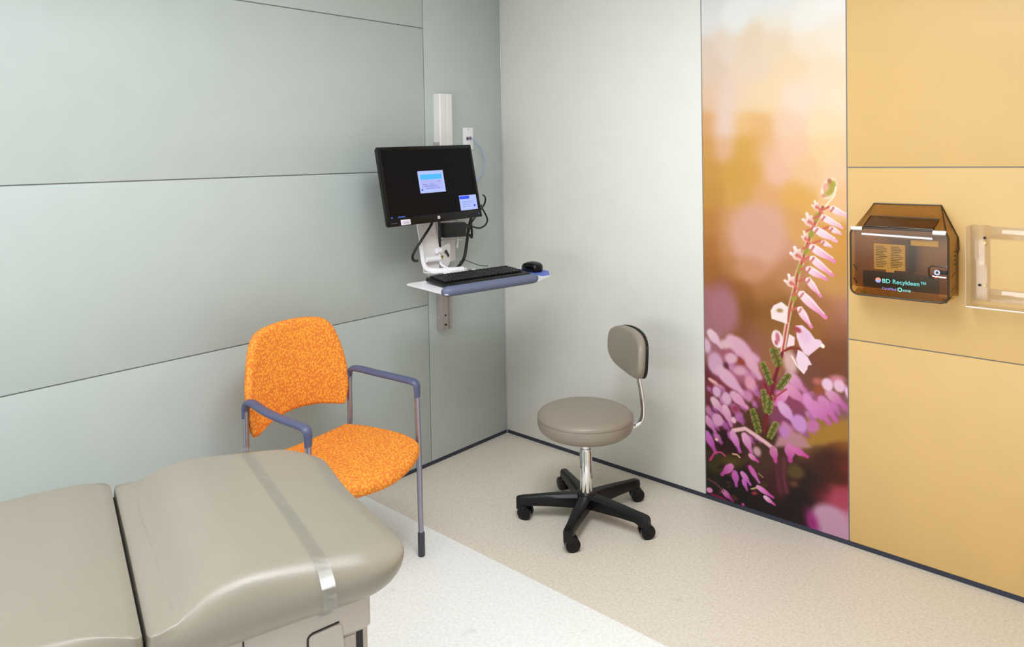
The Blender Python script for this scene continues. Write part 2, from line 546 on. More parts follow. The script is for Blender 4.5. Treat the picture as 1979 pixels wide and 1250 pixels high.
('b',495,1317,484,1345,18,(238,190,175),(253,230,224),2.2),
('b',494,1319,497,1339,12,(222,150,140),(248,215,208),2.2),
('e',489,1322,4,5,2,(195,110,90),3.3),
('l',[495,1321,512,1300],8.8,(215,110,90),2.2),
('b',466,1253,437,1270,24,(235,180,165),(252,226,220),2.2),
('b',468,1255,452,1294,26,(238,190,175),(253,230,224),2.2),
('b',466,1258,470,1285,18,(222,150,140),(248,215,208),2.2),
('e',460,1262,6,6,3,(195,110,90),3.3),
('l',[468,1260,488,1237],8.8,(215,110,90),2.2),
('b',449,1185,432,1201,15,(235,180,165),(252,226,220),2.2),
('b',450,1187,440,1222,16,(238,190,175),(253,230,224),2.2),
('b',449,1189,452,1215,11,(222,150,140),(248,215,208),2.2),
('e',445,1193,4,6,3,(195,110,90),3.3),
('l',[450,1192,467,1170],8.8,(215,110,90),2.2),
('b',418,1114,386,1130,27,(235,180,165),(252,226,220),2.2),
('b',421,1117,402,1155,29,(238,190,175),(253,230,224),2.2),
('b',418,1119,423,1147,19,(222,150,140),(248,215,208),2.2),
('e',411,1123,7,7,3,(195,110,90),3.3),
('l',[421,1121,442,1099],8.8,(215,110,90),2.2),
('b',391,1000,361,1015,24,(235,180,165),(252,226,220),2.2),
('b',393,1002,377,1040,26,(238,190,175),(253,230,224),2.2),
('b',391,1004,396,1033,18,(222,150,140),(248,215,208),2.2),
('e',385,1008,6,7,5,(195,110,90),3.3),
('l',[393,1007,414,985],8.8,(215,110,90),2.2),
('l',[515,1313,538,1324,550,1318],8.8,(205,100,85),2.2),
('b',550,1318,606,1290,24,(250,222,226),(240,175,195),2.2),
('l',[546,1308,556,1322],8.8,(205,120,115),2.6),
('l',[556,1328,602,1300],3.5,(255,242,238),2.2),
('l',[480,1276,504,1288,516,1282],8.8,(205,100,85),2.2),
('b',516,1282,587,1245,24,(250,222,226),(240,175,195),2.2),
('l',[512,1272,522,1286],8.8,(205,120,115),2.6),
('l',[522,1292,583,1255],3.5,(255,242,238),2.2),
('l',[510,1233,534,1244,546,1239],8.8,(205,100,85),2.2),
('b',546,1239,583,1220,20,(250,222,226),(240,175,195),2.2),
('l',[542,1228,552,1243],8.8,(205,120,115),2.6),
('l',[552,1247,579,1228],3.5,(255,242,238),2.2),
('l',[451,1225,476,1237,488,1231],8.8,(205,100,85),2.2),
('b',488,1231,565,1191,29,(250,222,226),(240,175,195),2.2),
('l',[484,1221,494,1236],8.8,(205,120,115),2.6),
('l',[494,1243,561,1203],3.5,(255,242,238),2.2),
('l',[477,1177,502,1189,514,1183],8.8,(205,100,85),2.2),
('b',514,1183,547,1167,18,(250,222,226),(240,175,195),2.2),
('l',[510,1173,520,1188],8.8,(205,120,115),2.6),
('l',[520,1191,543,1174],3.5,(255,242,238),2.2),
('l',[436,1153,461,1165,473,1160],8.8,(205,100,85),2.2),
('b',473,1160,557,1111,31,(250,222,226),(232,130,178),2.2),
('l',[469,1149,479,1165],8.8,(205,120,115),2.6),
('l',[479,1173,553,1124],3.5,(255,242,238),2.2),
('l',[436,1107,461,1120,473,1114],8.8,(205,100,85),2.2),
('b',473,1114,550,1055,29,(250,222,226),(232,130,178),2.2),
('l',[469,1104,479,1119],8.8,(205,120,115),2.6),
('l',[479,1126,547,1067],3.5,(255,242,238),2.2),
('l',[421,1064,446,1077,458,1071],8.8,(205,100,85),2.2),
('b',458,1071,527,1037,29,(250,222,226),(232,130,178),2.2),
('l',[454,1061,464,1076],8.8,(205,120,115),2.6),
('l',[465,1083,523,1048],3.5,(255,242,238),2.2),
('l',[419,1019,444,1032,456,1027],8.8,(205,100,85),2.2),
('b',456,1027,504,968,26,(250,222,226),(232,130,178),2.2),
('l',[452,1017,462,1032],8.8,(205,120,115),2.6),
('l',[462,1039,500,979],3.5,(255,242,238),2.2),
('l',[391,957,416,971,429,966],8.8,(205,100,85),2.2),
('b',429,966,522,886,35,(250,222,226),(232,130,178),2.2),
('l',[424,955,435,971],8.8,(205,120,115),2.6),
('l',[435,981,518,900],3.5,(255,242,238),2.2),
('l',[384,895,409,909,422,904],8.8,(205,100,85),2.2),
('b',422,904,467,839,29,(250,222,226),(232,130,178),2.2),
('l',[418,893,428,909],8.8,(205,120,115),2.6),
('l',[428,916,463,850],3.5,(255,242,238),2.2),
('p',[346,926,373,908,369,837,345,842,304,850,300,884,313,907],(248,224,222),2.6),
('e',339,889,13,8,7,(170,130,80),4.4),
('e',327,769,24,37,8,(250,222,226),2.6),
('e',329,776,9,20,8,(200,110,120),3.3),
('e',323,753,7,11,10,(190,100,110),3.3),
('p',[366,741,377,798,400,787,398,754],(250,220,228),2.2),
('p',[403,836,430,842,459,821,481,793,501,794,517,772,497,762,485,750,470,735,454,719,437,729,419,756,408,788],(242,205,224),2.2),
('e',442,797,21,25,9,(236,190,218),8.8),
('e',511,769,8,8,9,(255,240,225),2.2),
('e',411,820,16,11,-23,(170,70,80),4.4),
('p',[412,738,433,733,452,715,468,686,453,682,449,664,437,645,418,658,404,696],(246,212,228),2.2),
('l',[387,708,408,673,435,647],6.6,(255,235,225),2.2),
('l',[355,724,387,742,419,743],8.8,(140,50,40),2.6),
('e',320,730,7,6,-27,(176,150,105),2.2),
('e',319,727,7,6,-27,(112,120,36),2.0),
('e',299,719,8,5,-106,(176,150,105),2.2),
('e',301,718,8,5,-104,(112,120,36),2.0),
('e',326,721,7,6,-29,(176,150,105),2.2),
('e',325,718,7,6,-27,(82,88,26),2.0),
('e',301,708,8,5,-106,(176,150,105),2.2),
('e',303,707,8,5,-104,(82,88,26),2.0),
('e',331,712,7,6,-26,(176,150,105),2.2),
('e',330,709,7,6,-26,(112,120,36),2.0),
('e',303,697,8,5,-104,(176,150,105),2.2),
('e',306,696,8,5,-104,(112,120,36),2.0),
('e',335,702,7,6,-27,(176,150,105),2.2),
('e',335,699,7,6,-28,(82,88,26),2.0),
('e',307,687,8,5,-104,(176,150,105),2.2),
('e',309,686,8,5,-104,(82,88,26),2.0),
('e',339,692,7,6,-28,(176,150,105),2.2),
('e',338,689,7,6,-26,(112,120,36),2.0),
('e',311,677,8,5,-104,(176,150,105),2.2),
('e',314,676,8,5,-104,(112,120,36),2.0),
('e',341,682,7,6,-28,(176,150,105),2.2),
('e',340,678,7,6,-26,(82,88,26),2.0),
('e',317,668,8,5,-106,(176,150,105),2.2),
('e',319,667,8,5,-104,(82,88,26),2.0),
('e',343,671,7,6,-27,(176,150,105),2.2),
('e',342,667,7,6,-26,(112,120,36),2.0),
('e',323,659,8,5,-105,(176,150,105),2.2),
('e',325,658,8,5,-104,(112,120,36),2.0),
('l',[311,721,335,660],8.8,(84,90,28),3.1),
('e',271,660,7,6,-25,(176,150,105),2.2),
('e',270,656,7,6,-24,(112,120,36),2.0),
('e',258,652,8,5,-103,(176,150,105),2.2),
('e',260,651,8,5,-104,(112,120,36),2.0),
('e',277,648,7,6,-24,(176,150,105),2.2),
('e',276,645,7,6,-25,(82,88,26),2.0),
('e',262,639,8,5,-103,(176,150,105),2.2),
('e',265,638,8,5,-104,(82,88,26),2.0),
('e',283,636,7,6,-24,(176,150,105),2.2),
('e',283,633,7,6,-25,(112,120,36),2.0),
('e',267,626,8,5,-105,(176,150,105),2.2),
('e',269,625,8,5,-103,(112,120,36),2.0),
('e',289,623,7,6,-24,(176,150,105),2.2),
('e',288,620,7,6,-24,(82,88,26),2.0),
('e',272,613,8,5,-104,(176,150,105),2.2),
('e',274,612,8,5,-103,(82,88,26),2.0),
('e',294,611,7,6,-24,(176,150,105),2.2),
('e',293,608,7,6,-24,(112,120,36),2.0),
('e',277,601,8,5,-104,(176,150,105),2.2),
('e',280,600,8,5,-103,(112,120,36),2.0),
('e',298,598,7,6,-25,(176,150,105),2.2),
('e',298,595,7,6,-24,(82,88,26),2.0),
('e',284,589,8,5,-104,(176,150,105),2.2),
('e',286,588,8,5,-103,(82,88,26),2.0),
('e',303,585,7,6,-24,(176,150,105),2.2),
('e',302,582,7,6,-24,(112,120,36),2.0),
('e',290,578,8,5,-103,(176,150,105),2.2),
('e',293,576,8,5,-103,(112,120,36),2.0),
('l',[266,652,299,575],8.8,(84,90,28),3.1),
('e',381,625,8,5,-94,(176,150,105),2.2),
('e',379,624,8,6,-94,(112,120,36),2.0),
('e',369,632,8,5,-153,(176,150,105),2.2),
('e',369,629,8,5,-153,(112,120,36),2.0),
('e',376,615,7,5,-93,(176,150,105),2.2),
('e',373,613,8,5,-92,(82,88,26),2.0),
('e',362,623,8,5,-153,(176,150,105),2.2),
('e',361,620,8,5,-155,(82,88,26),2.0),
('e',370,605,8,5,-92,(176,150,105),2.2),
('e',367,603,8,5,-93,(112,120,36),2.0),
('e',354,614,8,5,-153,(176,150,105),2.2),
('e',354,611,8,5,-152,(112,120,36),2.0),
('e',364,595,8,6,-93,(176,150,105),2.2),
('e',361,593,8,6,-93,(82,88,26),2.0),
('e',347,604,8,5,-154,(176,150,105),2.2),
('e',347,601,8,5,-154,(82,88,26),2.0),
('e',357,585,8,6,-93,(176,150,105),2.2),
('e',354,583,8,6,-93,(112,120,36),2.0),
('e',341,594,8,5,-153,(176,150,105),2.2),
('e',341,591,9,5,-153,(112,120,36),2.0),
('e',349,575,8,5,-92,(176,150,105),2.2),
('e',346,574,8,5,-92,(82,88,26),2.0),
('e',335,583,8,5,-153,(176,150,105),2.2),
('e',335,580,9,5,-153,(82,88,26),2.0),
('e',341,566,8,6,-93,(176,150,105),2.2),
('e',338,564,8,6,-93,(112,120,36),2.0),
('e',329,573,8,5,-153,(176,150,105),2.2),
('e',329,570,8,5,-153,(112,120,36),2.0),
('l',[373,625,332,564],8.8,(84,90,28),3.1),
('e',272,542,7,6,-40,(176,150,105),2.2),
('e',270,539,7,6,-38,(112,120,36),2.0),
('e',259,538,8,5,-114,(176,150,105),2.2),
('e',261,536,9,5,-114,(112,120,36),2.0),
('e',275,529,7,6,-38,(176,150,105),2.2),
('e',274,526,7,6,-37,(82,88,26),2.0),
('e',260,524,8,5,-114,(176,150,105),2.2),
('e',262,522,9,5,-114,(82,88,26),2.0),
('e',278,516,7,6,-37,(176,150,105),2.2),
('e',277,513,7,6,-37,(112,120,36),2.0),
('e',262,510,9,5,-113,(176,150,105),2.2),
('e',264,508,9,5,-114,(112,120,36),2.0),
('e',281,503,7,6,-40,(176,150,105),2.2),
('e',279,500,7,6,-37,(82,88,26),2.0),
('e',264,497,8,5,-114,(176,150,105),2.2),
('e',266,495,9,5,-114,(82,88,26),2.0),
('e',283,490,7,6,-40,(176,150,105),2.2),
('e',281,486,7,6,-38,(112,120,36),2.0),
('e',266,483,8,5,-115,(176,150,105),2.2),
('e',269,482,9,5,-115,(112,120,36),2.0),
('e',284,476,7,6,-38,(176,150,105),2.2),
('e',283,473,7,6,-38,(82,88,26),2.0),
('e',270,470,8,5,-115,(176,150,105),2.2),
('e',272,469,9,5,-114,(82,88,26),2.0),
('e',285,462,7,6,-37,(176,150,105),2.2),
('e',284,459,7,6,-38,(112,120,36),2.0),
('e',273,457,8,5,-114,(176,150,105),2.2),
('e',275,456,9,5,-114,(112,120,36),2.0),
('l',[266,536,280,453],8.8,(84,90,28),3.1),
('e',304,523,7,6,-56,(176,150,105),2.2),
('e',302,520,7,6,-57,(112,120,36),2.0),
('e',288,521,9,5,-127,(176,150,105),2.2),
('e',290,519,9,5,-126,(112,120,36),2.0),
('e',305,512,7,6,-59,(176,150,105),2.2),
('e',303,510,7,6,-59,(82,88,26),2.0),
('e',286,510,9,5,-126,(176,150,105),2.2),
('e',287,508,9,5,-126,(82,88,26),2.0),
('e',304,502,7,6,-59,(176,150,105),2.2),
('e',302,499,7,6,-58,(112,120,36),2.0),
('e',284,499,9,5,-125,(176,150,105),2.2),
('e',285,497,9,5,-127,(112,120,36),2.0),
('e',304,491,7,6,-57,(176,150,105),2.2),
('e',302,488,7,6,-57,(82,88,26),2.0),
('e',282,488,9,5,-126,(176,150,105),2.2),
('e',284,486,9,5,-127,(82,88,26),2.0),
('e',302,480,7,6,-56,(176,150,105),2.2),
('e',300,477,7,6,-56,(112,120,36),2.0),
('e',282,477,9,5,-126,(176,150,105),2.2),
('e',283,475,9,5,-126,(112,120,36),2.0),
('e',300,469,7,6,-57,(176,150,105),2.2),
('e',298,466,7,6,-56,(82,88,26),2.0),
('e',281,466,9,5,-126,(176,150,105),2.2),
('e',283,464,9,5,-126,(82,88,26),2.0),
('e',297,457,7,6,-58,(176,150,105),2.2),
('e',295,454,7,6,-58,(112,120,36),2.0),
('e',282,455,9,5,-126,(176,150,105),2.2),
('e',283,453,9,5,-127,(112,120,36),2.0),
('l',[296,518,289,451],8.8,(84,90,28),3.1),
('e',224,451,7,6,-28,(176,150,105),2.2),
('e',223,448,7,6,-30,(112,120,36),2.0),
('e',210,444,8,5,-109,(176,150,105),2.2),
('e',212,443,9,5,-108,(112,120,36),2.0),
('e',230,438,7,6,-30,(176,150,105),2.2),
('e',229,435,7,6,-30,(82,88,26),2.0),
('e',213,429,8,5,-109,(176,150,105),2.2),
('e',215,428,9,5,-107,(82,88,26),2.0),
('e',235,425,7,6,-28,(176,150,105),2.2),
('e',234,421,7,6,-28,(112,120,36),2.0),
('e',216,415,8,5,-107,(176,150,105),2.2),
('e',219,413,9,5,-109,(112,120,36),2.0),
('e',240,411,7,6,-30,(176,150,105),2.2),
('e',239,408,7,6,-28,(82,88,26),2.0),
('e',220,401,8,5,-108,(176,150,105),2.2),
('e',223,399,9,6,-108,(82,88,26),2.0),
('e',244,397,7,6,-28,(176,150,105),2.2),
('e',243,393,7,6,-28,(112,120,36),2.0),
('e',225,387,8,5,-107,(176,150,105),2.2),
('e',228,385,9,5,-109,(112,120,36),2.0),
('e',248,382,7,6,-28,(176,150,105),2.2),
('e',247,379,7,6,-30,(82,88,26),2.0),
('e',230,373,8,5,-109,(176,150,105),2.2),
('e',233,372,9,5,-107,(82,88,26),2.0),
('e',251,368,7,6,-28,(176,150,105),2.2),
('e',250,364,7,6,-28,(112,120,36),2.0),
('e',236,360,8,5,-107,(176,150,105),2.2),
('e',239,359,9,5,-108,(112,120,36),2.0),
('l',[218,444,246,357],8.8,(84,90,28),3.1),
('e',326,413,7,6,-79,(176,150,105),2.2),
('e',324,411,7,6,-81,(112,120,36),2.0),
('e',313,416,9,5,-142,(176,150,105),2.2),
('e',314,413,9,5,-142,(112,120,36),2.0),
('e',323,402,7,6,-79,(176,150,105),2.2),
('e',320,400,8,6,-79,(82,88,26),2.0),
('e',307,406,9,5,-140,(176,150,105),2.2),
('e',308,403,9,5,-140,(82,88,26),2.0),
('e',319,392,7,6,-81,(176,150,105),2.2),
('e',317,389,8,6,-79,(112,120,36),2.0),
('e',302,395,9,5,-141,(176,150,105),2.2),
('e',302,392,9,5,-141,(112,120,36),2.0),
('e',315,381,7,6,-79,(176,150,105),2.2),
('e',312,379,7,6,-81,(82,88,26),2.0),
('e',297,385,9,5,-142,(176,150,105),2.2),
('e',298,382,9,5,-142,(82,88,26),2.0),
('e',310,371,7,6,-79,(176,150,105),2.2),
('e',308,368,7,6,-81,(112,120,36),2.0),
('e',293,374,9,5,-141,(176,150,105),2.2),
('e',293,371,9,5,-141,(112,120,36),2.0),
('e',305,360,7,6,-79,(176,150,105),2.2),
('e',302,358,8,6,-79,(82,88,26),2.0),
('e',289,364,9,5,-141,(176,150,105),2.2),
('e',290,361,9,5,-141,(82,88,26),2.0),
('e',299,350,8,6,-79,(176,150,105),2.2),
('e',296,348,7,6,-81,(112,120,36),2.0),
('e',286,353,9,5,-141,(176,150,105),2.2),
('e',287,350,9,5,-141,(112,120,36),2.0),
('l',[318,410,290,346],8.8,(84,90,28),3.1),
('l',[272,570,292,534,303,511],8.8,(130,25,38),2.2),
('l',[364,567,332,538,307,512],6.6,(170,60,70),2.2),
]

# ---------------------------------------------------------------- materials
M = {}
M['sage'] = mat('sage_laminate', (182, 190, 186), 0.42, bump=0.03, bscale=500, spec=0.35)
M['white_panel'] = mat('warm_white_laminate', (221, 219, 211), 0.4, bump=0.03, bscale=500, spec=0.35)
M['yellow'] = mat('golden_laminate', (221, 182, 119), 0.4, bump=0.03, bscale=500, spec=0.35)
M['groove'] = mat('grey_aluminium_joint', (128, 128, 130), 0.55, 0.3)
M['trim'] = mat('pale_aluminium_trim', (188, 186, 190), 0.4, 0.6)
M['plinth'] = mat('dark_blue_grey_plinth', (46, 50, 66), 0.45)
M['paint'] = mat('white_paint', (232, 232, 228), 0.8)
M['ceiling'] = mat('white_ceiling', (240, 240, 236), 0.9)
M['vinyl'] = mat('taupe_vinyl', (142, 133, 119), 0.34, bump=0.12, bscale=260, spec=0.5)
M['stool_vinyl'] = mat('stool_taupe_vinyl', (146, 135, 121), 0.38, bump=0.1, bscale=300, spec=0.45)
M['table_body'] = mat('warm_grey_enamel', (190, 180, 170), 0.45)
M['dark'] = mat('black_gap', (14, 12, 12), 0.6)
M['black'] = mat('black_plastic', (13, 13, 15), 0.38, spec=0.35)
M['black_gloss'] = mat('black_gloss_plastic', (10, 10, 14), 0.2, spec=0.3)
M['rubber'] = mat('black_rubber', (14, 14, 15), 0.6)
M['cable'] = mat('black_cable', (16, 16, 17), 0.5)
M['chrome'] = mat('chrome', (232, 232, 232), 0.07, 1.0)
M['grey_metal'] = mat('silver_grey_tube', (156, 155, 172), 0.3, 0.75)
M['arm'] = mat('blue_grey_arm_plastic', (84, 88, 118), 0.4)
M['foot'] = mat('dark_grey_foot', (62, 62, 74), 0.5)
M['cream'] = mat('off_white_mount_metal', (226, 220, 218), 0.4, spec=0.4)
M['beige_metal'] = mat('warm_grey_channel', (182, 172, 168), 0.4, 0.4)
M['white_plastic'] = mat('white_plastic', (238, 236, 240), 0.35)
M['palm'] = mat('slate_blue_palm_rest', (94, 102, 128), 0.5)
M['blue_wire'] = mat('pale_blue_cable', (158, 172, 214), 0.45)
M['grey_wire'] = mat('thin_grey_cable', (90, 92, 90), 0.5)
M['green_jack'] = mat('green_jack', (40, 92, 66), 0.5)
M['red_jack'] = mat('red_jack', (120, 36, 58), 0.5)
M['brass'] = mat('brass_screw', (196, 150, 70), 0.3, 0.9)
M['smoke'] = tinted('smoky_brown_plastic', (0.83, 0.70, 0.43), 0.03, 0.15)
M['smoke_side'] = tinted('smoky_amber_plastic', (0.88, 0.77, 0.52), 0.03, 0.15)
M['smoke_edge'] = mat('dark_brown_plastic_edge', (52, 34, 14), 0.25)
M['clear'] = tinted('clear_acrylic', (0.965, 0.95, 0.94), 0.3, 0.04)
M['clear_edge'] = tinted('clear_acrylic_edge', (0.965, 0.945, 0.93), 0.2, 0.1)
M['strap'] = tinted('clear_vinyl_strap', (0.95, 0.96, 0.96), 0.25, 0.2)
M['paper'] = mat('cream_paper_label', (238, 226, 178), 0.6)
M['ink'] = mat('grey_print', (90, 80, 62), 0.6)
M['teal'] = mat('teal_print', (130, 235, 225), 0.5)
M['violet'] = mat('violet_print', (150, 145, 235), 0.5)
M['logo_red'] = mat('logo_red_white', (240, 150, 125), 0.5)
M['red'] = mat('red_tag', (225, 70, 50), 0.5)
M['sticker'] = mat('white_sticker', (225, 215, 228), 0.5)
M['sticker_ink'] = mat('sticker_ink', (120, 110, 140), 0.5)
M['screen_black'] = mat('dark_glass_screen', (8, 9, 14), 0.22, spec=0.12)
def glow(name, c, s):
    m = bpy.data.materials.new(name)
    m.use_nodes = True
    nt = m.node_tree
    nt.nodes.clear()
    e = nt.nodes.new('ShaderNodeEmission')
    e.inputs[0].default_value = (*lin(c), 1)
    e.inputs[1].default_value = s
    o = nt.nodes.new('ShaderNodeOutputMaterial')
    nt.links.new(e.outputs[0], o.inputs[0])
    return m
M['g_pale'] = glow('window_pale_blue', (180, 196, 250), 1.0)
M['g_cyan'] = glow('window_cyan', (88, 186, 246), 1.0)
M['g_body'] = glow('window_lilac', (176, 182, 240), 1.0)
M['g_blue'] = glow('window_royal_blue', (60, 84, 240), 1.0)
M['g_line'] = glow('window_text_grey', (120, 136, 214), 1.0)
M['g_dim'] = glow('taskbar_blue', (86, 132, 224), 0.8)

def floor_mat(name, c, dark, light):
    m = bpy.data.materials.new(name)
    m.use_nodes = True
    nt = m.node_tree
    b = nt.nodes['Principled BSDF']
    tc = nt.nodes.new('ShaderNodeTexCoord')
    n1 = nt.nodes.new('ShaderNodeTexNoise')
    n1.inputs['Scale'].default_value = 95
    n1.inputs['Detail'].default_value = 4
    n1.inputs['Roughness'].default_value = 0.7
    rp = nt.nodes.new('ShaderNodeValToRGB')
    e = rp.color_ramp.elements
    e[0].position, e[1].position = 0.36, 0.64
    e[0].color = (*lin(dark), 1)
    e[1].color = (*lin(light), 1)
    mid = e.new(0.5)
    mid.color = (*lin(c), 1)
    # a few scuffs
    n2 = nt.nodes.new('ShaderNodeTexNoise')
    n2.inputs['Scale'].default_value = 7
    n2.inputs['Detail'].default_value = 5
    r2_ = nt.nodes.new('ShaderNodeValToRGB')
    r2_.color_ramp.elements[0].position = 0.26
    r2_.color_ramp.elements[0].color = (0.8, 0.8, 0.82, 1)
    r2_.color_ramp.elements[1].position = 0.33
    r2_.color_ramp.elements[1].color = (1, 1, 1, 1)
    mx = nt.nodes.new('ShaderNodeMix')
    mx.data_type = 'RGBA'
    mx.blend_type = 'MULTIPLY'
    mx.inputs['Factor'].default_value = 0.6
    nt.links.new(tc.outputs['Object'], n1.inputs['Vector'])
    nt.links.new(tc.outputs['Object'], n2.inputs['Vector'])
    nt.links.new(n1.outputs['Fac'], rp.inputs['Fac'])
    nt.links.new(n2.outputs['Fac'], r2_.inputs['Fac'])
    nt.links.new(rp.outputs['Color'], mx.inputs['A'])
    nt.links.new(r2_.outputs['Color'], mx.inputs['B'])
    nt.links.new(mx.outputs['Result'], b.inputs['Base Color'])
    b.inputs['Roughness'].default_value = 0.42
    b.inputs['Specular IOR Level'].default_value = 0.4
    return m
M['floor_tan'] = floor_mat('tan_sheet_vinyl', (221, 211, 196), (211, 200, 184), (229, 220, 207))
M['floor_white'] = floor_mat('white_sheet_vinyl', (240, 240, 237), (230, 230, 227), (247, 247, 245))

def orange_fabric():
    m = bpy.data.materials.new('orange_flecked_fabric')
    m.use_nodes = True
    nt = m.node_tree
    b = nt.nodes['Principled BSDF']
    tc = nt.nodes.new('ShaderNodeTexCoord')
    v = nt.nodes.new('ShaderNodeTexVoronoi')
    v.inputs['Scale'].default_value = 120
    n = nt.nodes.new('ShaderNodeTexNoise')
    n.inputs['Scale'].default_value = 150
    n.inputs['Detail'].default_value = 3
    rp = nt.nodes.new('ShaderNodeValToRGB')
    e = rp.color_ramp.elements
    e[0].position, e[1].position = 0.36, 0.78
    e[0].color = (*lin((255, 176, 62)), 1)
    e[1].color = (*lin((226, 126, 52)), 1)
    k = e.new(0.55)
    k.color = (*lin((246, 158, 58)), 1)
    ad = nt.nodes.new('ShaderNodeMath')
    ad.operation = 'MULTIPLY_ADD'
    ad.inputs[1].default_value = 0.35
    nt.links.new(tc.outputs['Object'], v.inputs['Vector'])
    nt.links.new(tc.outputs['Object'], n.inputs['Vector'])
    nt.links.new(n.outputs['Fac'], ad.inputs[0])
    nt.links.new(v.outputs['Distance'], ad.inputs[2])
    nt.links.new(ad.outputs[0], rp.inputs['Fac'])
    nt.links.new(rp.outputs['Color'], b.inputs['Base Color'])
    bp = nt.nodes.new('ShaderNodeBump')
    bp.inputs['Strength'].default_value = 0.35
    bp.inputs['Distance'].default_value = 0.0015
    nt.links.new(ad.outputs[0], bp.inputs['Height'])
    nt.links.new(bp.outputs['Normal'], b.inputs['Normal'])
    b.inputs['Roughness'].default_value = 0.75
    b.inputs['Specular IOR Level'].default_value = 0.25
    return m
M['orange'] = orange_fabric()

# ---------------------------------------------------------------- the room
SEAM_Y = -0.978
FL = obj('floor', bx(-0.1, ROOM_X + .1, SEAM_Y, 0.1, -0.05, 0), [M['floor_tan']], kind='structure')
tag(FL, 'tan speckled sheet vinyl floor along the walls', 'floor')
obj('white_inlay', bx(-0.1, ROOM_X + .1, ROOM_Y - .1, SEAM_Y, -0.05, 0), M['floor_white'], FL)
CE = obj('ceiling', bx(-0.1, ROOM_X + .1, ROOM_Y - .1, 0.1, ROOM_Z, ROOM_Z + .08), M['ceiling'], kind='structure')
tag(CE, 'plain white ceiling', 'ceiling')
b = bx(-0.1, FILL_WIN[0], ROOM_Y - .1, ROOM_Y, 0, ROOM_Z)
bx(FILL_WIN[1], ROOM_X + .1, ROOM_Y - .1, ROOM_Y, 0, ROOM_Z, bm=b)
bx(FILL_WIN[0], FILL_WIN[1], ROOM_Y - .1, ROOM_Y, 0, FILL_WIN[2], bm=b)
bx(FILL_WIN[0], FILL_WIN[1], ROOM_Y - .1, ROOM_Y, FILL_WIN[3], ROOM_Z, bm=b)
wf = B()
for a0, a1, c0, c1 in ((FILL_WIN[0], FILL_WIN[1], FILL_WIN[2], FILL_WIN[2] + .05), (FILL_WIN[0], FILL_WIN[1], FILL_WIN[3] - .05, FILL_WIN[3]), (FILL_WIN[0], FILL_WIN[0] + .05, FILL_WIN[2], FILL_WIN[3]), (FILL_WIN[1] - .05, FILL_WIN[1], FILL_WIN[2], FILL_WIN[3])):
    bx(a0, a1, ROOM_Y - .06, ROOM_Y - .01, c0, c1, bm=wf)
wd = obj('fill_window_1', wf, M['white_plastic'], kind='structure')  # window invented, with its wall opening, to house the fill light
tag(wd, 'white framed window added behind the viewer to carry the fill light', 'window')
obj('fill_window_pane', bx(FILL_WIN[0] + .05, FILL_WIN[1] - .05, ROOM_Y - .04, ROOM_Y - .035, FILL_WIN[2] + .05, FILL_WIN[3] - .05), M['clear'], wd)
for n, b in (('wall_back', b),
             ('wall_near', bx(ROOM_X, ROOM_X + .1, ROOM_Y, 0.1, 0, ROOM_Z))):
    tag(obj(n, b, M['paint'], kind='structure'), 'plain white painted wall behind the viewer' if n == 'wall_back' else 'plain white painted wall facing the green wall', 'wall')

G = 0.0022    # half a joint
PB = 0.020    # bottom of the panels above the floor
WL = obj('wall_left', bx(-0.1, -0.004, ROOM_Y, 0.1, 0, ROOM_Z), M['groove'], kind='structure')
tag(WL, 'pale sage green panelled wall with grey joints', 'wall')
lz = [PB, 0.8095, 1.480, 2.1835, ROOM_Z]
for i in range(4):
    obj('wall_panel', bx(-0.006, 0, ROOM_Y, -0.560 - G, lz[i] + (G if i else 0), lz[i + 1] - (G if i < 3 else 0), 0.0008), M['sage'], WL)
obj('wall_panel', bx(-0.006, 0, -0.560 + G, -0.004, PB, ROOM_Z, 0.0008), M['sage'], WL)
WR = obj('wall_right', bx(-0.004, ROOM_X, 0.004, 0.1, 0, ROOM_Z), M['groove'], kind='structure')
tag(WR, 'panelled wall, white beside the corner and golden yellow beyond the mural', 'wall')
MX0, MX1 = 1.2094, 1.8192
obj('wall_panel', bx(0.004, MX0 - G, 0, 0.006, PB, ROOM_Z, 0.0008), M['white_panel'], WR)
yz = [PB, 0.8131, 1.4794, 2.19, ROOM_Z]
for i in range(4):
    obj('wall_panel', bx(MX1 + G, ROOM_X, 0, 0.006, yz[i] + (G if i else 0), yz[i + 1] - (G if i < 3 else 0), 0.0008), M['yellow'], WR)
for n, b in (('baseboard_left', bx(-0.004, -0.0015, ROOM_Y, -0.002, 0, PB + .002)), ('baseboard_right', bx(0.002, ROOM_X, 0.0015, 0.004, 0, PB + .002))):
    tag(obj(n, b, M['plinth'], kind='structure'), 'thin dark blue-grey plinth under the %s wall panels' % ('green' if 'left' in n else 'white and yellow'), 'baseboard')
tag(obj('trim_1', cyl((0.0, 0.0, 0.004), (0.0, 0.0, ROOM_Z), 0.0042, 10), M['trim'], kind='structure'), 'slim pale metal strip in the corner where green and white walls meet', 'trim')

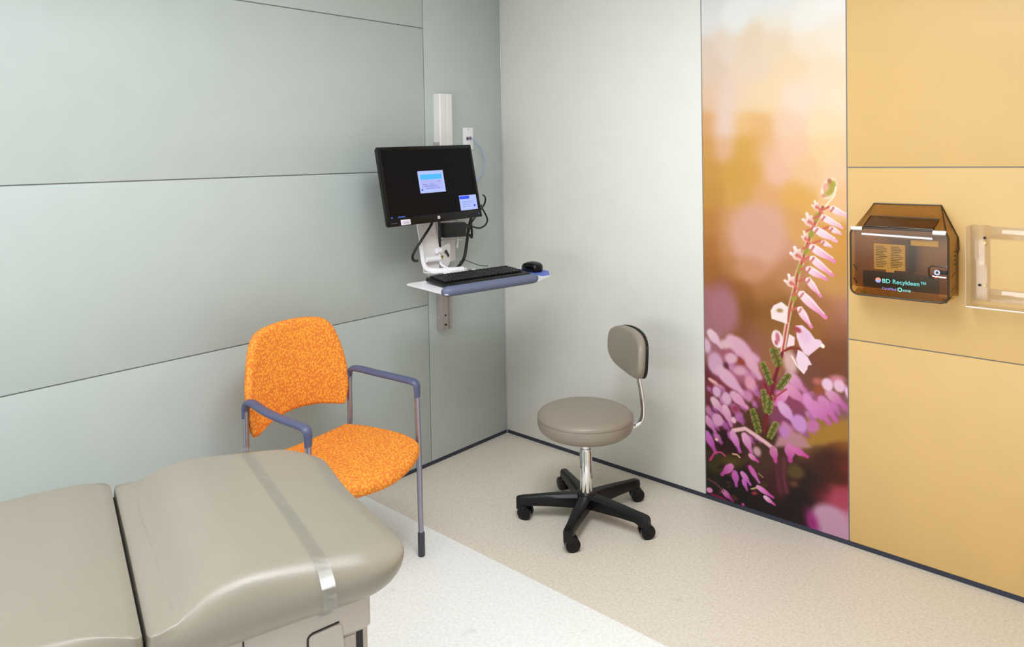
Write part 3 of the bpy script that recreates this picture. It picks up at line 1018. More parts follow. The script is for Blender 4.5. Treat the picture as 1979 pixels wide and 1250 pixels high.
# ---------------------------------------------------------------- the mural: a printed photograph of heather
def print_panel():
    W, H0, H1 = 0.6054, PB, ROOM_Z
    nx, nz = 276, 1000
    zt = 2.235
    u = np.linspace(0, W, nx)
    z = np.concatenate([np.linspace(H0, zt, nz - 8), np.linspace(zt, H1, 9)[1:]])
    U, Z = np.meshgrid(u * 1000 + (MX0 + G - 1.212) * 1000, z * 1000)
    def c3(h):
        return np.array(h, float)
    num = np.zeros(U.shape + (3,))
    den = np.zeros(U.shape)
    for x, y, hr, hg, hb in PRINT_GROUND:
        s = 34.0 if y > 600 else 26.0
        w = np.exp(-(((U - x) / s) ** 2 + ((Z - y) / (s * 1.05)) ** 2) / 2) + 1e-7 / (1 + ((U - x) ** 2 + (Z - y) ** 2) / 3e4)
        num += w[..., None] * c3((hr, hg, hb))
        den += w
    img = num / den[..., None]
    def over(x0, x1, y0, y1, pad, fn):
        m = pad
        i0, i1 = np.searchsorted(U[0], x0 - m), np.searchsorted(U[0], x1 + m)
        j0, j1 = np.searchsorted(Z[:, 0], y0 - m), np.searchsorted(Z[:, 0], y1 + m)
        if i1 <= i0 or j1 <= j0:
            return
        sub = (slice(j0, j1), slice(i0, i1))
        a, col = fn(U[sub], Z[sub])
        img[sub] = img[sub] * (1 - a[..., None]) + col * a[..., None]
    def soft(d, b):
        t = np.clip(0.5 - d / (2 * b), 0, 1)
        return t * t * (3 - 2 * t)
    def seg(px, py, ax, ay, bx_, by):
        dx, dy = bx_ - ax, by - ay
        t = np.clip(((px - ax) * dx + (py - ay) * dy) / (dx * dx + dy * dy + 1e-9), 0, 1)
        return np.hypot(px - ax - t * dx, py - ay - t * dy), t
    for s in PRINT_MARKS:
        if s[0] == 'e':
            _, x, y, rx, ry, a, c, b = s
            ca, sa = math.cos(math.radians(a)), math.sin(math.radians(a))
            R = max(rx, ry)
            def fn(px, py):
                p = ((px - x) * ca + (py - y) * sa) / rx
                q = (-(px - x) * sa + (py - y) * ca) / ry
                d = (np.hypot(p, q) - 1) * min(rx, ry)
                return soft(d, b * 1.2), c3(c)
            over(x - R, x + R, y - R, y + R, b * 2, fn)
        elif s[0] == 'b':
            _, x0, y0, x1, y1, w, c1, c2, b = s
            def fn(px, py):
                d, t = seg(px, py, x0, y0, x1, y1)
                prof = w * (0.36 + 0.30 * np.sin(np.clip(t * 1.15 + 0.12, 0, 1) * PI)) * (1 - 0.28 * t)
                tt = t[..., None] ** 1.2
                return soft(d - prof * (0.9 if b < 4 else 1.25), b), c3(c1) * (1 - tt) + c3(c2) * tt
            over(min(x0, x1) - w, max(x0, x1) + w, min(y0, y1) - w, max(y0, y1) + w, b * 2, fn)
        elif s[0] == 'l':
            _, pts, w, c, b = s
            pp = [(pts[i], pts[i + 1]) for i in range(0, len(pts), 2)]
            def fn(px, py):
                d = None
                for a_, b_ in zip(pp[:-1], pp[1:]):
                    k, _t = seg(px, py, *a_, *b_)
                    d = k if d is None else np.minimum(d, k)
                return soft(d - w / 2, b), c3(c)
            over(min(p[0] for p in pp) - w, max(p[0] for p in pp) + w, min(p[1] for p in pp) - w, max(p[1] for p in pp) + w, b * 2, fn)
        else:
            _, pts, c, b = s
            pp = [(pts[i], pts[i + 1]) for i in range(0, len(pts), 2)]
            def fn(px, py):
                d = None
                ins = np.zeros(px.shape, bool)
                for (ax, ay), (bx_, by) in zip(pp, pp[1:] + pp[:1]):
                    k, _t = seg(px, py, ax, ay, bx_, by)
                    d = k if d is None else np.minimum(d, k)
                    cr = (ay > py) != (by > py)
                    xi = (bx_ - ax) * (py - ay) / ((by - ay) if by != ay else 1e-9) + ax
                    ins ^= cr & (px < xi)
                return soft(np.where(ins, -d, d), b), c3(c)
            over(min(p[0] for p in pp), max(p[0] for p in pp), min(p[1] for p in pp), max(p[1] for p in pp), b * 2, fn)
    s = np.clip(img / 255, 0, 1)
    L = np.where(s <= 0.04045, s / 12.92, ((s + 0.055) / 1.055) ** 2.4)
    L = np.clip(L * PRINT_GAIN, 0, 0.92)
    nv = nx * nz
    co = np.zeros((nv, 3))
    co[:, 0] = np.tile(MX0 + G + u, nz)
    co[:, 2] = np.repeat(z, nx)
    idx = np.arange(nv).reshape(nz, nx)
    quads = np.stack([idx[:-1, :-1], idx[:-1, 1:], idx[1:, 1:], idx[1:, :-1]], -1).reshape(-1, 4)
    # a real sheet: front face plus edges and back
    co = np.vstack([co, [(MX0 + G, .006, H0), (MX1 - G, .006, H0), (MX1 - G, .006, H1), (MX0 + G, .006, H1)]])
    k = nv
    extra = [[k, k + 3, k + 2, k + 1], [idx[0, 0], k, k + 1, idx[0, -1]], [idx[0, 0], idx[-1, 0], k + 3, k], [idx[0, -1], k + 1, k + 2, idx[-1, -1]]]
    me = bpy.data.meshes.new('wall_mural')
    me.from_pydata(co.tolist(), [], quads.tolist() + [[int(v) for v in q] for q in extra])
    ca = me.color_attributes.new('print', 'FLOAT_COLOR', 'POINT')
    cols = np.ones((nv + 4, 4))
    cols[:nv, :3] = L.reshape(-1, 3)
    ca.data.foreach_set('color', cols.ravel())
    m = bpy.data.materials.new('printed_laminate')
    m.use_nodes = True
    nt = m.node_tree
    at = nt.nodes.new('ShaderNodeAttribute')
    at.attribute_name = 'print'
    bs = nt.nodes['Principled BSDF']
    bs.inputs['Roughness'].default_value = 0.4
    bs.inputs['Specular IOR Level'].default_value = 0.3
    nt.links.new(at.outputs['Color'], bs.inputs['Base Color'])
    me.materials.append(m)
    o = bpy.data.objects.new('wall_mural', me)
    COL.objects.link(o)
    return o
PRINT_GAIN = 0.93
tag(print_panel(), 'tall printed photograph of pink heather between the white and yellow wall panels', 'mural')

# ---------------------------------------------------------------- ceiling lamps (out of frame overhead)
for i, (lx, ly, sx, sy, w, c) in enumerate(LIGHTS):
    t = thing('ceiling_lamp', ['long flush lamp in the ceiling beside the examination table', 'square flush lamp in the ceiling above the stool side of the table', 'long flush lamp in the ceiling above the head of the examination table'][i], 'ceiling lamp', (lx, ly, ROOM_Z))
    b = B()
    e = 0.02
    for x0, x1, y0, y1 in ((-sx / 2 - e, sx / 2 + e, sy / 2, sy / 2 + e), (-sx / 2 - e, sx / 2 + e, -sy / 2 - e, -sy / 2), (-sx / 2 - e, -sx / 2, -sy / 2, sy / 2), (sx / 2, sx / 2 + e, -sy / 2, sy / 2)):
        bx(x0, x1, y0, y1, -0.022, 0, bm=b)
    obj('lamp_frame', b, M['white_plastic'], t)

# ---------------------------------------------------------------- examination table
TA = math.radians(-15)
tb = thing('examination_table', 'taupe vinyl padded examination table with grey cabinet base, cut off by the frame', 'examination table', (0.923, -2.028, 0), TA)
# local frame: x = across (towards the room), y = along towards the foot end
ZT = 0.778
def foot_profile(y):
    return float(np.interp(y, [-.30, -.25, -.235, -.20, -.165, -.13, -.08, 0, .10, .16, .22], [-.026, -.024, -.018, .002, .013, .016, .011, .0, -.014, -.026, -.040]))
def foot_def(v):
    y = v.y
    z = v.z
    if z > 0:
        z = z + foot_profile(y) * min(1, z / 0.05)
    else:
        z = z * 0.95
    # the far corners slope away a little
    return Vector((v.x, y, z + ZT - 0.057))
def tight(x, y, hx, y0, y1, R, Rh):
    """plan outline: soft corners at the foot end, tight corners at the hinge"""
    out = []
    for cx, cy, a0, r in ((hx - R, y1 - R, 0, R), (-hx + R, y1 - R, 90, R), (-hx + Rh, y0 + Rh, 180, Rh), (hx - Rh, y0 + Rh, 270, Rh)):
        for k in range(11):
            a = math.radians(a0 + 9 * k)
            out.append((cx + r * math.cos(a), cy + r * math.sin(a)))
    res = []
    for k in range(len(out)):
        p, q = out[k], out[(k + 1) % len(out)]
        res.append(p)
        n = int(math.hypot(q[0] - p[0], q[1] - p[1]) / .022)
        for m in range(1, n):
            res.append((p[0] + (q[0] - p[0]) * m / n, p[1] + (q[1] - p[1]) * m / n))
    return [(a + x, c + y) for a, c in res]
ol = []
for x, y in tight(0.322, 0, 0.350, -0.297, 0.208, 0.115, 0.018):
    if y > .17:
        y -= .012 * math.exp(-((x - .27) / .16) ** 2)
    ol.append((x, y))
def foot_r(x, y):
    return float(np.interp(y, [-.29, -.24, -.18], [.05, .5, 1.0])) if y < -.18 else 1.0
obj('foot_cushion', pillow(ol, 0.114, 0.062, crown=0.002, inner=16, prof=9, deform=foot_def, rmul=foot_r), M['vinyl'], tb, angle=80)
def seat_def(v):
    z = v.z
    if z > 0:
        z += float(np.interp(v.y, [-1.32, -.60, -.46, -.38, -.33, -.30], [.0, .008, .010, .003, -.010, -.022])) * min(1, z / .05)
    return Vector((v.x, v.y, z + ZT - 0.057))
def seat_r(x, y):
    return float(np.interp(y, [-.42, -.36, -.31], [1.0, .7, .05])) if y > -.42 else 1.0
seat_o = [(x, y) for x, y in [(a, -1.602 - c) for a, c in tight(0.322, -0.811, 0.352, -0.49, 0.51, 0.06, 0.018)]]
obj('seat_cushion', pillow(seat_o, 0.114, 0.060, crown=0.003, inner=22, prof=9, deform=seat_def, rmul=seat_r), M['vinyl'], tb, angle=80)
# creases where the vinyl is gathered beside the hinge
for nm, pts in (('crease', [(.02, -.252), (.10, -.254), (.20, -.256), (.33, -.252), (.46, -.250), (.57, -.249), (.62, -.246), (.648, -.245)]),
                ('crease', [(.60, -.222), (.625, -.226), (.645, -.232), (.658, -.236)]),
                ('crease', [(.615, -.268), (.635, -.266), (.650, -.268)])):
    pp = catmull([(x, y, 0) for x, y in pts], 6)
    rr = [Vector((p.x, p.y, ZT + foot_profile(p.y) + .0008 - max(0, p.x - .60) ** 2 * 9)) for p in pp]
    obj(nm, tube(rr, [.0004, .0016, .0020, .0016, .0004], 8, flat=(.75, 1.6)), M['vinyl'], tb, angle=80)
obj('hinge_gap', bx(0.0, 0.64, -0.3035, -0.2965, ZT - .10, ZT - .045), M['dark'], tb)
# clear strap over the foot cushion
b = B()
rows = []
for off in (-0.0135, 0.0135):
    row = []
    y = 0.008 + off
    for k in range(24):
        x = 0.0 + k * 0.0262
        row.append(Vector((x, y - .012 * 0, ZT + foot_profile(y) + 0.0058)))
    for a in range(80, -86, -11):
        aa = math.radians(a)
        zz = 0.057 * math.sin(aa)
        zz = zz + (foot_profile(y) * min(1, zz / .05) if zz > 0 else 0)
        row.append(Vector((0.612 + 0.0655 * math.cos(aa), y + 0.010 * (1 - math.sin(aa)) * .5, ZT - .057 + zz * 1.03 + (0.003 if a > 0 else 0))))
    row.append(Vector((0.606, y + 0.012, ZT - .128)))
    row.append(Vector((0.604, y + 0.013, ZT - .140)))
    rows.append(row)
vs = [[b.verts.new(p) for p in r] for r in rows]
for j in range(len(rows[0]) - 1):
    b.faces.new((vs[0][j], vs[0][j + 1], vs[1][j + 1], vs[1][j]))
bmesh.ops.solidify(b, geom=b.faces[:], thickness=0.0014)
st = obj('strap', b, M['strap'], tb, angle=80)
st['label'] = 'clear vinyl paper strap'
obj('strap_slot', bx(0.5985, 0.6015, 0.004, 0.018, 0.633, 0.645), M['dark'], tb)
# cabinet base
base = obj('cabinet_base', bx(0.05, 0.60, -1.15, 0.118, 0.0, 0.668, 0.012, seg=3), M['table_body'], tb)
obj('top_trim', bx(0.045, 0.604, -1.15, 0.122, 0.586, 0.670, 0.008, seg=3), M['table_body'], tb)
obj('panel_seam', bx(0.6035, 0.6048, -0.132, -0.129, 0.40, 0.668), M['dark'], tb)
obj('side_slot', bx(0.598, 0.6012, 0.090, 0.104, 0.25, 0.584), M['dark'], tb)
obj('side_door', bx(0.597, 0.603, -0.60, 0.088, 0.12, 0.583, 0.002), M['table_body'], tb)
b = B()
hp = [(0.054, .620), (0.0, .6165), (-.006, .614), (-.010, .609), (-.0105, .590), (-.0105, .45)]
tube([(0.6035, y, z) for y, z in hp], 0.0022, 8, b)
obj('pull_recess', b, M['dark'], tb)
b = B()
pl = [(-.0075, .46), (-.0075, .607), (-.003, .613), (.053, .6165), (.058, .612), (.062, .58), (.062, .46)]
ring_mesh(b, [[Vector((xx, y, z)) for y, z in pl] for xx in (0.600, 0.6055)])
obj('pull_panel', b, M['table_body'], tb, angle=20)
obj('kick_plinth', bx(0.09, 0.57, -1.10, 0.06, -0.0, 0.10), M['black'], tb)

# ---------------------------------------------------------------- orange armchair
CH = math.radians(7)
ch = thing('armchair', 'orange fabric armchair with silver tube legs and blue-grey arms, by the green wall', 'chair', (0.62, -1.40, 0), CH)
# local: x forward, y to the sitter's left seen from behind (towards the corner)
# seat
so = smooth2([(-.35, -.205), (-.36, 0), (-.35, .205), (-.335, .228), (-.22, .258), (-.08, .268), (.02, .25), (.062, .215), (.105, .12), (.125, 0), (.105, -.12), (.062, -.215), (.02, -.25), (-.08, -.268), (-.22, -.258), (-.335, -.228)], 5)
def cs_def(v):
    return Vector((v.x, v.y - 0.012, v.z + 0.437 - 0.018 * max(0, (v.x + 0.02) / .15) ** 2 + 0.012 * (v.y / .26) ** 2 * (1 if v.z > 0 else 0.3)))
obj('seat', pillow(so, 0.052, 0.030, crown=0.006, inner=8, deform=cs_def), M['orange'], ch, angle=80)
# backrest
half = [(.548, .216), (.575, .226), (.62, .236), (.68, .238), (.73, .233), (.78, .223), (.83, .209), (.87, .192), (.897, .168), (.910, .140), (.918, .09), (.9215, .045)]
right = [(y, z) for z, y in half]
ol = [(y - .007, z) for y, z in right] + [(-.007, .923)] + [(-y - .007, z) for y, z in reversed(right)]
bottom = [(-.19, .551), (-.13, .567), (-.06, .577), (0, .580), (.06, .577), (.13, .567), (.19, .551)]
ol = ol + [(y - .007, z) for y, z in bottom]
ol = smooth2(ol, 2)
def bk_def(v):
    # v.x across, v.y height, v.z thickness (front positive)
    h = v.y - 0.54
    curve = 0.045 * (v.x / 0.23) ** 2
    return Vector((-0.392 - 0.10 * h + curve + v.z, v.x, v.y))
obj('backrest', pillow(ol, 0.044, 0.020, crown=0.004, inner=8, deform=bk_def), M['orange'], ch, angle=80)
AZ = 0.672
for s in (1, -1):
    yf = 0.263 if s > 0 else -0.287
    xf = 0.0 if s > 0 else 0.032
    yr = 0.236 if s > 0 else -0.252
    lg = obj('leg', tube([(0.008 + xf, yf, 0.004), (0.004 + xf, yf, 0.45), (xf, yf, AZ - .02)], 0.0105, 14), M['grey_metal'], ch)
    obj('foot_cap', lathe([(.0115, 0), (.0135, .003), (.0135, .09), (.0118, .094)], 16, c=(0.008 + xf, yf, 0)), M['foot'], lg)
    lg = obj('leg', tube([(-0.41, yr, 0.004), (-0.37, yr, 0.30), (-0.352, yr, 0.46), (-0.350, yr, AZ - .02)], 0.0105, 14, smooth=4), M['grey_metal'], ch)
    obj('foot_cap', lathe([(.0115, 0), (.0135, .003), (.0135, .07), (.0118, .074)], 16, c=(-0.41, yr, 0)), M['foot'], lg)
    # arm: drops into both uprights
    pts = [(0.002 + xf, yf, AZ - .052), (0.002 + xf, yf, AZ - .022), (-.004 + xf, yf + .000, AZ - .002), (-.03 + xf * .9, yf - .002 * s, AZ + .006), (-.12, (yf * .65 + yr * .35) + .006 * s, AZ + .008), (-.22, (yf * .35 + yr * .65) + .006 * s, AZ + .012), (-.30, yr + .004 * s, AZ + .018), (-.335, yr, AZ + .012), (-.349, yr, AZ - .008), (-.351, yr, AZ - .045)]
    obj('armrest', tube(pts, [.0125, .0135, .0155, .0165, .0165, .0165, .0165, .0155, .0135, .0125], 16, smooth=6, flat=(0.72, 1.15), up=(0, 0, 1) if False else None), M['arm'], ch)
    obj('back_bracket', tube([(-.352, yr, .60), (-.358, yr - .012 * s, .602), (-.372, yr - .035 * s, .603)], .008, 10), M['black'], ch)
b = B()
tube([(0.0, 0.263, .408), (0.0, -.287, .408)], .0095, 12, b)
tube([(-.353, .236, .408), (-.353, -.252, .408)], .0095, 12, b)
tube([(0.0, .20, .408), (-.353, .19, .408)], .0095, 12, b)
tube([(0.0, -.22, .408), (-.353, -.20, .408)], .0095, 12, b)
obj('seat_frame', b, M['grey_metal'], ch)

# ---------------------------------------------------------------- rolling stool
stl = thing('rolling_stool', 'round taupe rolling stool with small backrest and black five-star base', 'stool', (0.907, -0.485, 0))
R0 = math.radians(219.7)
SZ = 0.461
obj('seat', lathe([(.02, SZ - .088), (.165, SZ - .088), (.184, SZ - .083), (.197, SZ - .070), (.203, SZ - .052), (.2035, SZ - .034), (.201, SZ - .018), (.194, SZ - .008), (.183, SZ - .002), (.165, SZ + .002), (.12, SZ + .004), (.06, SZ + .005), (.004, SZ + .005)], 72), M['stool_vinyl'], stl, angle=80)
obj('seat_piping', lathe([(.2020, SZ - .0225), (.2040, SZ - .021), (.2030, SZ - .0175), (.200, SZ - .018)], 72), M['stool_vinyl'], stl)
obj('seat_plate', lathe([(.02, SZ - .098), (.14, SZ - .098), (.15, SZ - .086), (.02, SZ - .086)], 40), M['black'], stl)
col = obj('column', lathe([(.0265, .085), (.0265, .285), (.024, .29), (.024, .30), (.0215, .302), (.0215, SZ - .09)], 28), M['chrome'], stl)
obj('column_collar', lathe([(.0285, SZ - .132), (.030, SZ - .128), (.030, SZ - .110), (.034, SZ - .098), (.02, SZ - .098)], 28), M['chrome'], stl)
obj('hub', lathe([(.02, .050), (.042, .050), (.047, .060), (.047, .098), (.040, .112), (.03, .114)], 32), M['black'], stl)
for k in range(5):
    a = R0 + k * 2 * PI / 5
    d = Vector((math.cos(a), math.sin(a), 0))
    n = Vector((-d.y, d.x, 0))
    rings = []
    for t, w, zt, h in ((.030, .028, .110, .056), (.09, .025, .108, .052), (.17, .0215, .103, .044), (.24, .019, .097, .038), (.268, .0195, .095, .046), (.290, .018, .092, .050), (.299, .011, .088, .044)):
        c = d * t
        sec = [(-w, -h), (w, -h), (w, -.012), (w * .62, -.001), (0, 0), (-w * .62, -.001), (-w, -.012)]
        rings.append([c + n * x + Vector((0, 0, zt + y)) for x, y in sec])
    lg = obj('leg', ring_mesh(B(), rings), M['black'], stl, angle=35)
    # twin-wheel caster
    cc = d * .272
    ca = math.radians([-70, -38, -35, -40, 70][k])
    w = Vector((math.cos(ca), math.sin(ca), 0))
    f = Vector((-w.y, w.x, 0))
    ctr = cc + f * 0.012 + Vector((0, 0, .0295))
    b = B()
    for s in (-1, 1):
        cyl(ctr + w * (.006 * s), ctr + w * (.022 * s), .0295, 28, b)
        cyl(ctr + w * (.022 * s), ctr + w * (.0255 * s), .025, 28, b, r1=.016)
    cyl(ctr - w * .006, ctr + w * .006, .022, 20, b)
    cyl(cc + Vector((0, 0, .04)), cc + Vector((0, 0, .062)), .011, 14, b)
    obj('caster', b, M['black_gloss'], lg)
PH = math.radians(56)
pd = Vector((math.cos(PH), math.sin(PH), 0))
pn = Vector((-pd.y, pd.x, 0))
def at(r, z, s=0.0):
    return pd * r + pn * s + Vector((0, 0, z))
obj('back_post', tube([at(.10, SZ - .094), at(.19, SZ - .093), at(.228, SZ - .088), at(.256, SZ - .066), at(.264, SZ - .02), at(.256, SZ + .06), at(.244, SZ + .13), at(.240, SZ + .19)], .013, 14, smooth=6, flat=(.75, 1.2)), M['chrome'], stl)
bo = smooth2([(.168, -.045), (.180, .01), (.165, .066), (.10, .094), (0, .102), (-.10, .094), (-.165, .066), (-.180, .01), (-.168, -.045), (-.12, -.080), (-.04, -.095), (.04, -.095), (.12, -.080)], 6)
BZ = SZ + .232
def pad_def(sgn, off):
    def f(v):
        return at(.214 + .06 * v.y - 0.9 * v.x ** 2 - v.z + off, BZ + v.y, v.x)
    return f
obj('backrest', pillow(bo, 0.040, 0.018, crown=.006, inner=6, deform=pad_def(1, 0)), M['stool_vinyl'], stl, angle=80)
obj('back_shell', pillow([(x * 1.01, y * 1.01) for x, y in bo], 0.010, 0.004, inner=5, deform=pad_def(1, .022)), M['black'], stl, angle=80)

# ---------------------------------------------------------------- monitor mount on the green wall
mt = thing('monitor_wall_mount', 'off-white wall rail and arm carrying the monitor and keyboard tray', 'monitor mount', (0, -0.475, 0.67))
b = bx(0.0, 0.030, -0.508, -0.440, 0.672, 1.62, 0.001)
rl = obj('wall_channel', b, M['beige_metal'], mt, True)
each('channel_lip', [bx(0.030, 0.040, y0, y0 + .010, .672, 1.62, 0.001) for y0 in (-.508, -.450)], M['beige_metal'], mt)
each('channel_hole', [cyl((.0295, y, z), (.0325, y, z), r, 14) for y, z, r in ((-.474, .745, .0045), (-.474, .698, .0055))], M['dark'], mt)
obj('channel_screw', cyl((.018, -.5085, .735), (.018, -.5105, .735), .005, 12), M['chrome'], mt, True)
b = B()
cv = [(0.0, -.500), (0.0, -.412), (.040, -.412), (.046, -.418), (.046, -.450), (.0445, -.452), (.0445, -.458), (.046, -.460), (.046, -.494), (.040, -.500)]
ring_mesh(b, [[Vector((x, y, z)) for x, y in cv] for z in (1.18, 1.862)])
obj('rail_cover', b, M['cream'], mt, True, angle=20)
# arm from rail to head
b = B()
b2 = bx(0.040, 0.075, -0.512, -0.436, 1.02, 1.16, 0.006)
obj('slider', b2, M['cream'], mt, True)
def slab(pts, t, n, bm=None, off=0):
    n = Vector(n).normalized()
    bm = bm or B()
    return ring_mesh(bm, [[Vector(p) + n * k for p in pts] for k in (off, off + t)])
# side plate carrying the locking lever
pl = [(.075, -.50, 1.040), (.075, -.47, 1.12), (.14, -.555, 1.128), (.165, -.60, 1.118), (.165, -.635, 1.07), (.15, -.60, 1.03), (.11, -.53, 1.020)]
b = B()
cen = [(.045, -.474, 1.075), (.10, -.535, 1.078), (.15, -.60, 1.085), (.165, -.66, 1.085)]
tube(cen, .036, 16, b, smooth=5, flat=(1.1, .55))
obj('arm', b, M['cream'], mt, True)
F3 = frame((.166, -.600, 1.078), (-.25, 1, .02), (.02, .02, 1))
obj('side_plate', prism([(-.050, -.030), (-.035, -.042), (.028, -.058), (.042, -.048), (.046, .040), (.030, .052), (-.044, .040)], .006, F3), M['cream'], mt, True, angle=20)
F3b = F3 @ Matrix.Translation((0, 0, .008))
obj('lever_slot', prism([(-.006, .018), (.004, .024), (.030, -.006), (.024, -.014), (.004, .010), (-.008, .010)], .004, F3b), M['black'], mt, True)
obj('hinge_screw', cyl(F3b @ Vector((-.030, -.004, 0)), F3b @ Vector((-.030, -.004, .006)), .006, 12), M['brass'], mt, True)
# upright
XU = .17
b = B()
up = [(-.768, 1.255), (-.655, 1.252), (-.645, 1.18), (-.632, 1.13), (-.640, 1.05), (-.636, .996), (-.500, .984), (-.505, .972), (-.700, .966), (-.732, .985), (-.738, 1.02), (-.745, 1.06), (-.748, 1.12), (-.756, 1.16)]
upf = [(y, z) for y, z in up]
def plate(poly, x0, x1, bm=None):
    bm = bm or B()
    return ring_mesh(bm, [[Vector((x, y, z)) for y, z in poly] for x in (x0, x1)])
plate([(-.775, 1.26), (-.665, 1.258), (-.655, 1.19), (-.640, 1.13), (-.642, .995), (-.700, .990), (-.735, 1.01), (-.750, 1.12)], XU, XU + .006, b)
obj('upright', b, M['cream'], mt, True, angle=20)
obj('upright_hole', cyl((XU + .005, -.715, 1.195), (XU + .0085, -.715, 1.195), .006, 12), M['grey_metal'], mt, True)
# folded edge that runs down and out under the tray
edge = [(.18, -.758, 1.160), (.183, -.754, 1.12), (.186, -.750, 1.075), (.190, -.742, 1.042), (.198, -.726, 1.026), (.22, -.692, 1.019), (.245, -.63, 1.017), (.262, -.565, 1.015)]
obj('support_leg', tube(edge, .010, 12, smooth=5, flat=(.7, 1.2)), M['white_plastic'], mt, True)
obj('support_leg', tube([(.18, -.645, 1.12), (.184, -.642, 1.05), (.195, -.632, 1.030), (.21, -.615, 1.020)], .0065, 10, smooth=4), M['white_plastic'], mt, True)
obj('cross_bar', cyl((.190, -.735, 1.072), (.190, -.652, 1.068), .0125, 18), M['white_plastic'], mt, True)
obj('cross_bar', cyl((.186, -.665, 1.105), (.186, -.640, 1.104), .013, 18), M['white_plastic'], mt, True)
b = B()
fp = [(.172, -.735), (.225, -.712), (.262, -.640), (.262, -.545), (.245, -.525), (.20, -.545), (.172, -.60)]
ring_mesh(b, [[Vector((x, y, z)) for x, y in fp] for z in (1.008, 1.015)])
obj('foot_plate', b, M['white_plastic'], mt, True, angle=20)
# keyboard tray
TE = math.atan2(.48, .081)
tF = frame((.605, -.992, 1.0), (math.cos(TE), math.sin(TE), 0), (-math.sin(TE), math.cos(TE), 0))
def trw(o, n):
    return tF @ Vector((o, n, 0))
tray_o = smooth2([(.0, .01), (.02, 0), (.25, -.002), (.50, -.002), (.60, .05), (.668, .138), (.672, .20), (.66, .30), (.64, .322), (.45, .325), (.03, .322), (.012, .312), (.0, .29), (-.002, .15)], 4)
tray_o = [(.0, .008), (.008, .0), (.49, .0), (.60, .055), (.665, .135), (.672, .15), (.672, .30), (.655, .322), (.02, .322), (.0, .31)]
T2 = tF @ Matrix.Translation((0, 0, -.006))
tr = obj('keyboard_tray', prism(tray_o, .006, T2), M['white_plastic'], mt, True, angle=20)
obj('tray_underside', prism([(x * .9 + .03, y * .85 + .02) for x, y in tray_o], .008, tF @ Matrix.Translation((0, 0, -.0145))), M['black'], tr, True, angle=20)
# palm rest
b = B()
pill = []
prs = []
for k in range(0, 41):
    e = -.004 + .496 * k / 40
    q = min(k, 40 - k)
    sc = 1 if q >= 3 else math.sqrt(1 - ((3 - q) / 3.2) ** 2)
    prs.append((e, sc))
rings = []
for e, sc in prs:
    ring = []
    for j in range(18):
        a = 2 * PI * j / 18
        ring.append(tF @ Vector((e, .020 + .028 * sc * math.cos(a), .004 + .021 * (sc ** .5) * math.sin(a))))
    rings.append(ring)
ring_mesh(b, rings)
pr = obj('palm_rest', b, M['palm'], tr, True, angle=70)
pr['label'] = 'slate blue palm rest'
# cylinder hinge at the tray's back edge
each('tray_hinge', [cyl(trw(e0, .345) + Vector((0, 0, .010)), trw(e1, .345) + Vector((0, 0, .010)), r_, 14) for e0, e1, r_ in ((.215, .245, .010), (.255, .345, .0075), (.365, .385, .010))], M['white_plastic'], mt)
obj('hinge_knob', cyl(trw(.345, .345) + Vector((0, 0, .010)), trw(.365, .345) + Vector((0, 0, .010)), .009, 12), M['black'], mt, True)

# keyboard
kb = thing('keyboard', 'black computer keyboard on the white wall tray', 'keyboard', tuple(trw(.292, .178)), TE)
KR = Matrix.Rotation(math.radians(-2.5), 4, 'X')
b = pillow(rrect(.229, .088, .012, 4), .018, .006, inner=2)
for v in b.verts:
    v.co.z += .012 + v.co.y * .06
obj('case', b, M['black'], kb, angle=50)
b = B()
rowspec = [(r_, list(range(14))) for r_ in (.079, .053, .0325, .012, -.0085, -.029)]
KX = -.212
for ry, ks in rowspec:
    for kx in ks:
        x = KX + kx * .0202 + .009
        if ry == -.029 and 4 <= kx <= 8:
            if kx == 6:
                box(b, (x, ry - .012, .026 + (ry - .012) * .06), (.098, .0165, .008), bev=.0016, seg=1)
            continue
        box(b, (x, ry - .012, .026 + (ry - .012) * .06), (.0165, .0165, .008), bev=.0016, seg=1)
    for kx in range(7):
        x = .078 + kx * .0195 + .004
        if kx > 6:
            continue
        box(b, (x, ry - .012, .026 + (ry - .012) * .06), (.0158, .0165, .008), bev=.0016, seg=1)
obj('keycap', b, mat('black_keys', (26, 26, 30), .35), kb, angle=30, kind='stuff')
# mouse
ms = thing('computer_mouse', 'black computer mouse at the right end of the tray', 'mouse', tuple(trw(.600, .185)), TE)
mo = smooth2([(.031, -.02), (.033, .015), (.026, .045), (0, .056), (-.026, .045), (-.033, .015), (-.031, -.02), (-.024, -.05), (0, -.058), (.024, -.05)], 4)
def ms_def(v):
    return Vector((v.x, v.y, .017 + v.z + (.014 * max(0, 1 - (v.y + .01) ** 2 / .0036) if v.z > 0 else 0)))
mb = obj('mouse_body', pillow(mo, .030, .012, crown=.004, inner=5, deform=ms_def), M['black_gloss'], ms, angle=70)
obj('scroll_wheel', cyl((-.003, .03, .037), (.003, .03, .037), .008, 14), M['grey_metal'], ms)
mp = obj('mouse_pad', prism([(.555, .055), (.600, .058), (.662, .138), (.662, .150), (.655, .285), (.555, .285)], .0025, tF @ Matrix.Translation((0, 0, .0002))), mat('blue_mouse_pad', (96, 118, 205), .6), None, angle=20)
tag(mp, 'blue mouse pad under the mouse on the tray', 'mouse pad')

